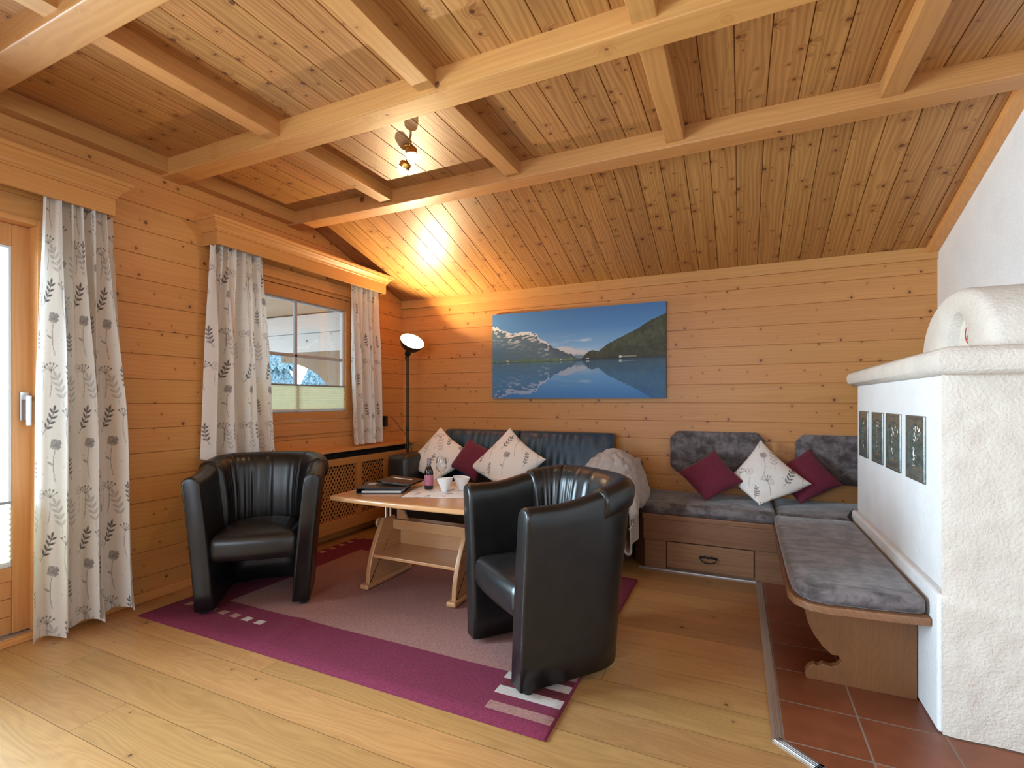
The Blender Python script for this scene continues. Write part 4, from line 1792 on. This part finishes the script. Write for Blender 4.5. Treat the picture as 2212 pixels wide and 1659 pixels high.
def refine(a, st):
    out = []
    for p, q in zip(a, a[1:]):
        k = max(1, int((q - p) / st))
        out += [p + (q - p) * i / k for i in range(k)]
    return out + [a[-1]]


xs, ys = refine(xs, .04), refine(ys, .04)
verts = []
for x in xs:
    for y in ys:
        ex = min(x - rx0, rx1 - x, y - ry0, ry1 - y)
        wave = .006 * math.exp(-((x + 2.10 + .25 * (y - 1.7)) / .05) ** 2) * (y < 2.1) + .0012 * math.sin(x * 5 + y * 3) ** 2
        verts.append((x, y, (.012 if ex > .001 else .006) + wave))
faces, fm = [], []
ny_ = len(ys)
for i in range(len(xs) - 1):
    for j in range(ny_ - 1):
        cx, cyy = (xs[i] + xs[i + 1]) / 2, (ys[j] + ys[j + 1]) / 2
        mi = 0
        for b in blocks:
            if b[0] < cx < b[1] and b[2] < cyy < b[3]:
                mi = b[4]
        faces.append((i * ny_ + j, (i + 1) * ny_ + j, (i + 1) * ny_ + j + 1, i * ny_ + j + 1))
        fm.append(mi)
loop = [i * ny_ for i in range(len(xs))] + [(len(xs) - 1) * ny_ + j for j in range(1, ny_)] + [i * ny_ + ny_ - 1 for i in range(len(xs) - 2, -1, -1)] + [j for j in range(ny_ - 2, 0, -1)]
base = len(verts)
for k in loop:
    verts.append((verts[k][0], verts[k][1], .0008))
for k in range(len(loop)):
    k2 = (k + 1) % len(loop)
    faces.append((loop[k2], loop[k], base + k, base + k2))
    fm.append(0)
rg = mesh('area_rug', verts, faces, [M_rug_plum, M_rug_rose, M_rug_light, M_rug_red, M_rug_sand], None, True, fm)
tag(rg, 'dusty rose wool rug with plum border beneath the coffee table and armchairs', 'rug')

# ================================================================== coffee table
TX, TY, TZ = -1.827, 2.66, .622
tbl = thing('coffee_table', 'height-adjustable beech coffee table with lower shelf on the rug', 'coffee table', (TX, TY, RUGZ))
bm = bmesh.new()
hw, hd_ = .500, .385
out = []
for k in range(13):
    t = k / 12
    out.append((-hw + 2 * hw * t, -hd_ - .020 * math.sin(PI * t)))
for k in range(1, 13):
    t = k / 12
    out.append((hw + .016 * math.sin(PI * t), -hd_ + 2 * hd_ * t))
for k in range(1, 13):
    t = k / 12
    out.append((hw - 2 * hw * t, hd_ + .020 * math.sin(PI * t)))
for k in range(1, 12):
    t = k / 12
    out.append((-hw - .016 * math.sin(PI * t), hd_ - 2 * hd_ * t))
out = [(p[0] + .045, p[1]) for p in out]
add_prism(bm, round_poly(out, .012, 2), TZ - .030 - RUGZ, TZ - RUGZ, 'Z', .010, 4)
bmobj('tabletop', bm, M_beech, tbl, 40)
LXs = (-.318, .318)
side = [(-.205, .030)]
for k in range(13):
    t = k / 12
    side.append((-.200 + .150 * t ** 1.9, 0.030 + .385 * t))
side += [(.055, .415)]
for k in range(12, -1, -1):
    t = k / 12
    side.append((.060 + .145 * (1 - t ** 1.2), 0.030 + .385 * t))
for lx in LXs:
    bm = bmesh.new()
    add_prism(bm, side, lx - .016, lx + .016, 'X', .006, 3)
    leg = bmobj('side_panel', bm, M_beech_y, tbl, 40)
    bm = bmesh.new()
    add_box(bm, lx - .032, lx + .032, -.235, .235, .002, .032, .010, 3)
    bmobj('foot_rail', bm, M_beech_y, leg, 40)
    bm = bmesh.new()
    for dy in (-.02, .025):
        add_tube(bm, [(lx, dy, .40), (lx, dy, .582)], .010, 14)
    bmobj('chrome_column', bm, M_chrome, leg, 50)
    bm = bmesh.new()
    add_prism(bm, [(-.18, .582), (.18, .582), (.16, .575), (-.16, .575)], lx - .03, lx + .03, 'X')
    bmobj('mounting_plate', bm, M_darkmetal, leg)
bm = bmesh.new()
add_box(bm, LXs[0] + .016, LXs[1] - .016, -.165, .14, .188, .208, .005)
bmobj('lower_shelf', bm, M_beech, tbl, 40)
bm = bmesh.new()
add_box(bm, LXs[0] + .016, LXs[1] - .016, .115, .135, .208, .37, .003)
add_box(bm, LXs[0] + .016, LXs[1] - .016, .04, .12, .37, .39, .003)
add_box(bm, LXs[0] + .016, LXs[1] - .016, .035, .053, .325, .39, .003)
bmobj('stretcher_board', bm, M_beech, tbl, 40)
bm = bmesh.new()
add_prism(bm, [(-.29, .39), (-.20, .39), (-.235, .45), (-.29, .455)], .06, .078, 'Y', .003)
bmobj('support_bracket', bm, M_beech, tbl, 40)
bm = bmesh.new()
add_lathe(bm, [(0, -.02), (.012, -.02), (.012, 0), (.030, .002), (.034, .010), (.030, .020), (0, .022)], 24, Matrix.Translation((LXs[0] - .035, -.03, .375)) @ Matrix.Rotation(R(-90), 4, 'Y'))
bmobj('clamp_knob', bm, M_beech, tbl, 40)

# ---- things on the table
# runner
rnx, rny = 70, 110
ang = R(-38)
U, V = np.meshgrid(np.linspace(-.27, .27, rnx), np.linspace(-.20, .20, 60), indexing='ij')
RCX, RCY = -1.66, 2.70
c_, s_ = math.cos(R(20)), math.sin(R(20))
X = RCX + U * c_ - V * s_
Y = RCY + U * s_ + V * c_
Zr = np.full_like(X, TZ + .0022)
rn = mesh('table_runner', np.stack([X, Y, Zr], -1).reshape(-1, 3).tolist(), grid_faces(rnx, 60), M_pillowprint, None, True)
set_colors(rn, floral_rgb((U * 1.2 + .1).reshape(-1), (V * 1.2 + .3).reshape(-1), (.83, .83, .83)))
sol = rn.modifiers.new('thickness', 'SOLIDIFY')
sol.thickness = .0015
sol.offset = 0
tag(rn, 'white table runner with grey floral print on the coffee table', 'table runner')


# ring binder and menu folder
def folder(name, label, pos, rz, w, d, th_, m, tilt=0.0, marks=None, open_=0.0):
    t = thing(name, label, 'folder', pos, rz, 'folders on the coffee table')
    t.rotation_euler = (tilt, open_, rz)
    box('back_cover', -w / 2, w / 2, -d / 2, d / 2, 0, .003, m, t, .001)
    box('front_cover', -w / 2, w / 2, -d / 2, d / 2, th_ - .003, th_, m, t, .001)
    box('spine', -w / 2, -w / 2 + .004, -d / 2, d / 2, .001, th_ - .001, M_black, t, .001)
    box('pages', -w / 2 + .03, w / 2 - .015, -d / 2 + .014, d / 2 - .012, .0035, th_ * .45, M_paper, t, .001)
    bm = bmesh.new()
    for (a, b, c, d2) in marks:
        add_box(bm, a, b, c, d2, th_, th_ + .0006, 0)
    bmobj('title_mark', bm, M_paper, t)
    return t


folder('ring_binder', 'thick black ring binder lying at the edge of the coffee table', (-2.09, 2.560, TZ + .001), R(25), .29, .25, .034, M_folder2,
       marks=[(-.115, -.065, .05, .065), (-.115, -.065, .015, .03)])
folder('menu_folder', 'thin dark brown menu folder lying on the ring binder', (-2.035, 2.66, TZ + .0455), R(12), .23, .24, .012, M_folder, R(0), [(-.075, .06, .03, .055)], R(4.5))

# wine bottle (small)
wb = thing('wine_bottle', 'small red wine bottle with pink label on the coffee table', 'bottle', (-1.850, 2.71, TZ + .003))
wb.scale = (.92, .92, .92)
bm = bmesh.new()
add_lathe(bm, [(0, .006), (.022, .002), (.029, .0), (.031, .006), (.031, .118), (.029, .132), (.020, .150), (.0135, .164), (.012, .178), (.012, .205), (.0135, .208), (.0135, .216), (0, .216)], 36)
bmobj('bottle_glass', bm, M_wine, wb, 50)
bm = bmesh.new()
add_lathe(bm, [(.0314, .028), (.0316, .030), (.0316, .098), (.0314, .100)], 36, cap=False)
lb = bmobj('bottle_label', bm, M_winelabel, wb, 50)
lb['label'] = 'pink paper label'
bm = bmesh.new()
add_lathe(bm, [(.0127, .176), (.0130, .178), (.0130, .204), (.0142, .208), (.0142, .2175), (0, .2178)], 28, cap=False)
bmobj('bottle_capsule', bm, M_capsule, wb, 50)

# wine glass
wg = thing('wine_glass', 'empty stemmed wine glass behind the white bowls', 'wine glass', (-1.865, 2.88, TZ + .004))
bm = bmesh.new()
add_lathe(bm, [(.034, .0), (.034, .0015), (.008, .006), (.0042, .012), (.0038, .075), (.006, .082), (.020, .092), (.034, .112), (.038, .135), (.036, .160), (.031, .185)], 40, cap=False)
gl = bmobj('glass_body', bm, M_clear, wg, 60)

# two white bowls with pinched corner
def bowl(label, pos, rz):
    n = 48
    bm = bmesh.new()
    b = bmesh.new()
    rings = []
    for (sc, z, inner) in ((.30, .0, 0), (.34, .001, 0), (.44, .014, 0), (.66, .045, 0), (.88, .075, 0), (.985, .090, 0), (1.0, .0925, 0), (.985, .0915, 0), (.85, .075, 1), (.62, .045, 1), (.40, .016, 1), (.2, .009, 1)):
        rg_ = []
        for k in range(n):
            a = 2 * PI * k / n
            sq = 1 / (abs(math.cos(a)) ** 3.2 + abs(math.sin(a)) ** 3.2) ** (1 / 3.2)
            f = .5 + .5 * math.cos(a - R(45))
            r = .052 * sc * (1 * (1 - f ** 2) + sq * f ** 2)
            rg_.append(b.verts.new((r * math.cos(a), r * math.sin(a), z - .010 * (1 - f) * (sc > .8))))
        rings.append(rg_)
    for A, B in zip(rings, rings[1:]):
        for k in range(n):
            b.faces.new((A[k], A[(k + 1) % n], B[(k + 1) % n], B[k]))
    b.faces.new(rings[0])
    b.faces.new(rings[-1])
    merge(bm, b)
    o = bmobj('snack_bowl', bm, M_white, None, 50)
    o.location = pos
    o.rotation_euler = (0, 0, rz)
    return tag(o, label, 'bowl', 'white snack bowls on the coffee table')


bowl('white porcelain bowl beside the wine bottle', (-1.700, 2.665, TZ + .004), R(-80))
bowl('white porcelain bowl next to the side-on armchair', (-1.622, 2.745, TZ + .004), R(150))

# ================================================================== picture on the back wall
PX0, PX1, PZ0, PZ1 = -2.165, -.560, 1.222, 2.024
pic = thing('canvas_picture', 'wide canvas print of an alpine lake with mirrored mountains', 'picture', ((PX0 + PX1) / 2, YB, PZ0))
pw, phh = PX1 - PX0, PZ1 - PZ0
nu, nv = 430, 216
u = np.linspace(0, 1, nu)
v = np.linspace(0, 1, nv)
UU, VV = np.meshgrid(u, v, indexing='ij')
HZ = .425     # waterline


def landscape(U, V):
    """V measured up from the waterline"""
    sky = np.stack([np.interp(V, [0, .16, .35, .6], [.50, .22, .085, .045]), np.interp(V, [0, .16, .35, .6], [.66, .46, .27, .17]), np.interp(V, [0, .16, .35, .6], [.82, .76, .60, .44])], -1)
    cl = smoothstep(.52, .75, fbm(U * 5 + V * 6, V * 22 - U * 3 + 3, 4)) * np.exp(-((U - .56) / .16) ** 2) * np.exp(-((V - .20 - .12 * (U - .5)) / .06) ** 2)
    cl = cl + .35 * smoothstep(.5, .8, fbm(U * 4 + 9, V * 14 + U * 5, 4)) * np.exp(-((V - .12) / .10) ** 2)
    sky = sky * (1 - .8 * cl[..., None]) + np.array((.75, .80, .85)) * .8 * cl[..., None]
    col = sky
    nz = fbm(U * 24, U * 0 + 1.5, 4) - .5
    # distant snow peak
    d2 = .165 - .55 * np.abs(U - .445) + .05 * nz
    m = V < d2
    sn = smoothstep(.045, .075, V + .03 * (fbm(U * 40, V * 40, 3) - .5))
    pc = np.array((.60, .63, .68)) * sn[..., None] + np.array((.16, .25, .33)) * (1 - sn[..., None])
    col = np.where(m[..., None], pc, col)
    # left range, snow along crest
    left = np.interp(U, [0, .06, .10, .16, .21, .28, .31, .36, .42, .5, .56], [.44, .40, .355, .345, .355, .315, .255, .185, .125, .055, .0]) + .055 * nz + .035 * (fbm(U * 70, U * 0 + 7, 3) - .5)
    m = V < left
    dep = left - V
    sn = smoothstep(.48, .60, fbm(U * 34 + V * 18, V * 60 - U * 24, 4) + .34 * np.exp(-(dep / .03) ** 2) - .05) * np.exp(-((dep) / .13) ** 2) * (U > .0) * (U < .36)
    rock = np.stack([np.interp(dep, [0, .10, .3], [.075, .10, .10]), np.interp(dep, [0, .1, .3], [.095, .155, .165]), np.interp(dep, [0, .1, .3], [.11, .19, .20])], -1)
    rock = rock * (.75 + .5 * fbm(U * 30, V * 50, 4))[..., None]
    blue = np.exp(-U / .18)[..., None] * .55
    rock = rock * (1 - blue) + np.array((.075, .23, .40)) * blue
    rc = rock * (1 - sn[..., None]) + np.array((.72, .74, .78)) * sn[..., None]
    col = np.where(m[..., None], rc, col)
    # shore meadow and trees at the left
    sh = .055 * fbm(U * 40, U * 0 + 3, 3) * (U < .50)
    m = (V < sh)
    gr = np.array((.13, .20, .07)) * (.45 + 1.1 * fbm(U * 60, V * 90, 3))[..., None]
    bl_ = (np.exp(-U / .16) * .7)[..., None]
    gr = gr * (1 - bl_) + np.array((.10, .22, .33)) * bl_
    col = np.where(m[..., None], gr, col)
    # right dark forest slope
    right = np.interp(U, [.545, .58, .61, .645, .70, .78, .86, .93, 1.0], [0, .075, .105, .085, .170, .240, .315, .395, .455]) + .012 * (fbm(U * 110, U * 0, 3) - .5)
    m = V < right
    tr = fbm(U * 75, V * 34, 4)
    shade_ = (.35 + 1.2 * tr) * (.75 + .5 * smoothstep(.3, .7, fbm(U * 9, V * 9 + 5, 3)))
    fc = np.stack([.050 * shade_, .062 * shade_, .030 * shade_], -1)
    dk = (np.exp(-(V / .05) ** 2) * .7)[..., None]
    fc = fc * (1 - dk) + np.array((.018, .020, .026)) * dk
    col = np.where(m[..., None], fc, col)
    # boathouse and jetty, far houses
    hut = (np.abs(U - .765) < .006) & (np.abs(V - .022) < .012)
    jet = (U > .77) & (U < .85) & (np.abs(V - .024) < .003)
    col = np.where(hut[..., None], np.array((.75, .74, .70)), col)
    col = np.where(jet[..., None], np.array((.35, .34, .28)), col)
    for hx_ in (.10, .43, .58, .59):
        col = np.where(((np.abs(U - hx_) < .007 - .003 * (hx_ > .3)) & (np.abs(V - .014) < .006))[..., None], np.array((.7, .7, .68)), col)
    return col


Vr = VV - HZ
top_ = landscape(UU, np.maximum(Vr, 0))
dep = np.maximum(-Vr, 0)
ref = landscape(UU + .002 * np.sin(dep * 300), dep * .93)
wt = np.stack([np.interp(dep, [0, .2, .42], [.07, .035, .030]), np.interp(dep, [0, .2, .42], [.24, .27, .18]), np.interp(dep, [0, .2, .42], [.42, .62, .48])], -1)
mixf = np.interp(dep, [0, .3, .42], [.72, .55, .40])[..., None]
water = ref * mixf * .85 + wt * (1 - mixf)
sh = ((Vr > -.012) & (Vr < 0))[..., None]
rgb = np.where((Vr >= 0)[..., None], top_, water)
rgb = np.where(sh, rgb * .7, rgb)
vx = np.stack([-pw / 2 + UU * pw, np.full_like(UU, -.0305), VV * phh], -1).reshape(-1, 3)
pp = mesh('printed_face', vx.tolist(), grid_faces(nu, nv), M_canvas, pic, False)
set_colors(pp, np.clip(rgb, 0, 1).reshape(-1, 3))
M_canvas_edge = plain('dark_blue_canvas_edge', (.03, .045, .075), .6)
box('canvas_edge', -pw / 2, pw / 2, -.030, -.001, 0, phh, M_canvas_edge, pic, .002)

# ================================================================== floor lamp
FLX, FLY = -2.945, 3.95
lamp = thing('floor_lamp', 'black floor lamp with tilted bowl shade, lit, in the room corner', 'floor lamp', (FLX, FLY, 0))
bm = bmesh.new()
add_lathe(bm, [(0, .001), (.115, .001), (.120, .006), (.118, .016), (.03, .026), (.012, .034), (0, .034)], 40)
bmobj('base', bm, M_darkmetal, lamp, 40)
bm = bmesh.new()
add_tube(bm, [(0, 0, .03), (0, 0, .75), (0, 0, 1.66)], .0115, 16)
add_lathe(bm, [(.0115, -.01), (.016, -.006), (.016, .03), (.0115, .034)], 16, Matrix.Translation((0, 0, .92)), cap=False)
bmobj('pole', bm, M_darkmetal, lamp, 40)
bm = bmesh.new()
add_tube(bm, [(.005, -.01, .93), (.032, -.03, .93)], .007, 10)
bmobj('switch_knob', bm, M_black, lamp, 40)
bm = bmesh.new()
add_tube(bm, [(-.005, 0, 1.645), (-.028, -.004, 1.61)], .006, 10)
bmobj('tilt_screw', bm, M_black, lamp, 40)
axis = Vector((.60, -.33, .73)).normalized()
q = axis.to_track_quat('Z', 'Y').to_matrix().to_4x4()
neck = Vector((.0, 0, 1.655))
mt = Matrix.Translation(neck) @ q
bm = bmesh.new()
add_lathe(bm, [(0, -.02), (.022, -.018), (.030, .0), (.030, .050), (.024, .062), (0, .062)], 28, mt)
bmobj('lamp_socket', bm, M_darkmetal, lamp, 40)
bm = bmesh.new()
prof = [(.026, .050), (.050, .058), (.076, .078), (.098, .104), (.112, .134), (.118, .160)]
inn = [(r - .003, z + .002) for r, z in prof[::-1]]
inn[0] = (.1155, .160)
add_lathe(bm, prof, 48, mt, cap=False)
sh_ = bmobj('lamp_shade', bm, M_darkmetal, lamp, 60)
bm = bmesh.new()
add_lathe(bm, [(.118, .160)] + inn + [(0, .053)], 48, mt, cap=False)
bmobj('shade_lining', bm, M_shade_in, sh_, 60)
bm = bmesh.new()
add_lathe(bm, [(0, .060), (.014, .061), (.018, .066), (.028, .080), (.030, .090), (.022, .104), (0, .110)], 28, mt, cap=False)
bmobj('light_bulb', bm, M_bulb, lamp, 60)
bpos = Vector((FLX, FLY, 0)) + (mt @ Vector((0, 0, .122)))
spot('floor_lamp_light', bpos, bpos + axis, 155, (1.0, .74, .42), 150, .018).data.spot_blend = .9
# cable from the plug to behind the sofa arm
bm = bmesh.new()
pts = []
for k in range(25):
    t = k / 24
    p = Vector((XL + .035, 3.96, 1.04)).lerp(Vector((-3.02, 4.08, .79)), t)
    p.z += .10 * math.sin(PI * t) * .4 - .12 * t * (1 - t) + .03 * math.sin(t * 9) * (1 - t)
    p.y += .06 * math.sin(PI * t)
    pts.append(p - Vector((FLX, FLY, 0)))
add_tube(bm, pts, .0032, 6)
add_tube(bm, [Vector((-3.02, 4.08, .79)) - Vector((FLX, FLY, 0)), Vector((-2.99, 4.08, .70)) - Vector((FLX, FLY, 0)), (-.05, .06, .10), (-.02, .03, .018)], .0032, 6)
bmobj('lamp_cord', bm, M_black, lamp, 60)

# ================================================================== outside the window
YE = 4.72
bal = thing('balcony_end_wall', 'pale weathered balcony boards with arched brown panel seen through the window', 'balcony wall', (-4.8, YE, 0))


def bo(name, bm, m):
    for vtx in bm.verts:
        vtx.co.x += 4.8
        vtx.co.y -= YE
    return bmobj(name, bm, m, bal, 40)


bm = bmesh.new()
for k in range(2):
    add_box(bm, -7.2, XL - .12, YE, YE + .10, 1.834 + .245 * k, 1.834 + .245 * (k + 1) - .004, .006)
bo('header_beam', bm, M_outwood)
ax, az_, rad_ = -5.60, 1.05, .62
bm = bmesh.new()
arcp = [(ax + rad_ * 1.55 * math.cos(a), az_ + .66 * math.sin(a)) for a in np.linspace(PI / 2, 0, 14)]
add_prism(bm, [(-5.6, 1.835), (-5.6, az_ + .66)] + arcp[1:] + [(ax + rad_ * 1.55, -1.0), (-4.42, -1.0), (-4.42, 1.835)], YE + .02, YE + .06, 'Y', .004)
bo('arched_panel', bm, M_outbrown)
bm = bmesh.new()
add_box(bm, -4.42, -4.05, YE + .005, YE + .09, -1.0, 1.835, .006)
bo('corner_post', bm, M_outwood)
bm = bmesh.new()
add_box(bm, -7.2, XL - .12, 3.3, 4.9, 2.335, 2.37, .004)
add_prism(bm, [(3.2, 2.28), (3.30, 2.28), (3.30, 2.37), (3.2, 2.37)], -7.2, XL - .12, 'X', .004)
bo('roof_soffit', bm, M_outsoffit)

tag(mesh('snowy_ground', [(-60, -30, -3.2), (-3.9, -30, -3.2), (-3.9, 60, -3.2), (-60, 60, -3.2)], [(0, 1, 2, 3)], M_snow), 'snow-covered ground beyond the balcony', 'snow', kind='structure')


def fir(x, y, h, seed):
    rs = np.random.RandomState(seed)
    bm = bmesh.new()
    b = bmesh.new()
    n = 22
    for k in range(9):
        z0 = h * (.08 + .10 * k)
        r = h * .20 * (1 - k / 9.6)
        top = b.verts.new((0, 0, z0 + h * .17))
        ring = []
        for j in range(n):
            a = 2 * PI * j / n + k
            rr = r * (.62 + .45 * (j % 2) + .15 * rs.rand())
            ring.append(b.verts.new((rr * math.cos(a), rr * math.sin(a), z0 - h * .03 * (j % 2) + h * .02 * rs.rand())))
        for j in range(n):
            b.faces.new((ring[j], ring[(j + 1) % n], top))
    merge(bm, b)
    t = thing('fir_tree', 'frosted fir tree in the winter wood outside the window', 'tree', (x, y, -3.2), 0, 'frosted fir trees outside the window')
    bmobj('foliage', bm, M_snowtree, t)
    bm = bmesh.new()
    add_lathe(bm, [(h * .025, 0), (h * .018, h * .3), (.02, h * .85)], 8)
    bmobj('trunk', bm, M_outbrown, t)


for k, (x, y, h) in enumerate([(-9.6, 7.2, 5.6), (-12.2, 8.4, 6.6), (-9.8, 10.2, 6.0), (-13.0, 12.4, 7.2), (-16.2, 9.6, 8.0), (-17.2, 14.4, 8.4), (-10.0, 14.2, 6.6), (-20.8, 11.6, 10), (-21.5, 16.8, 10), (-13.4, 17.4, 8.0)]):
    fir(x, y, h, k)
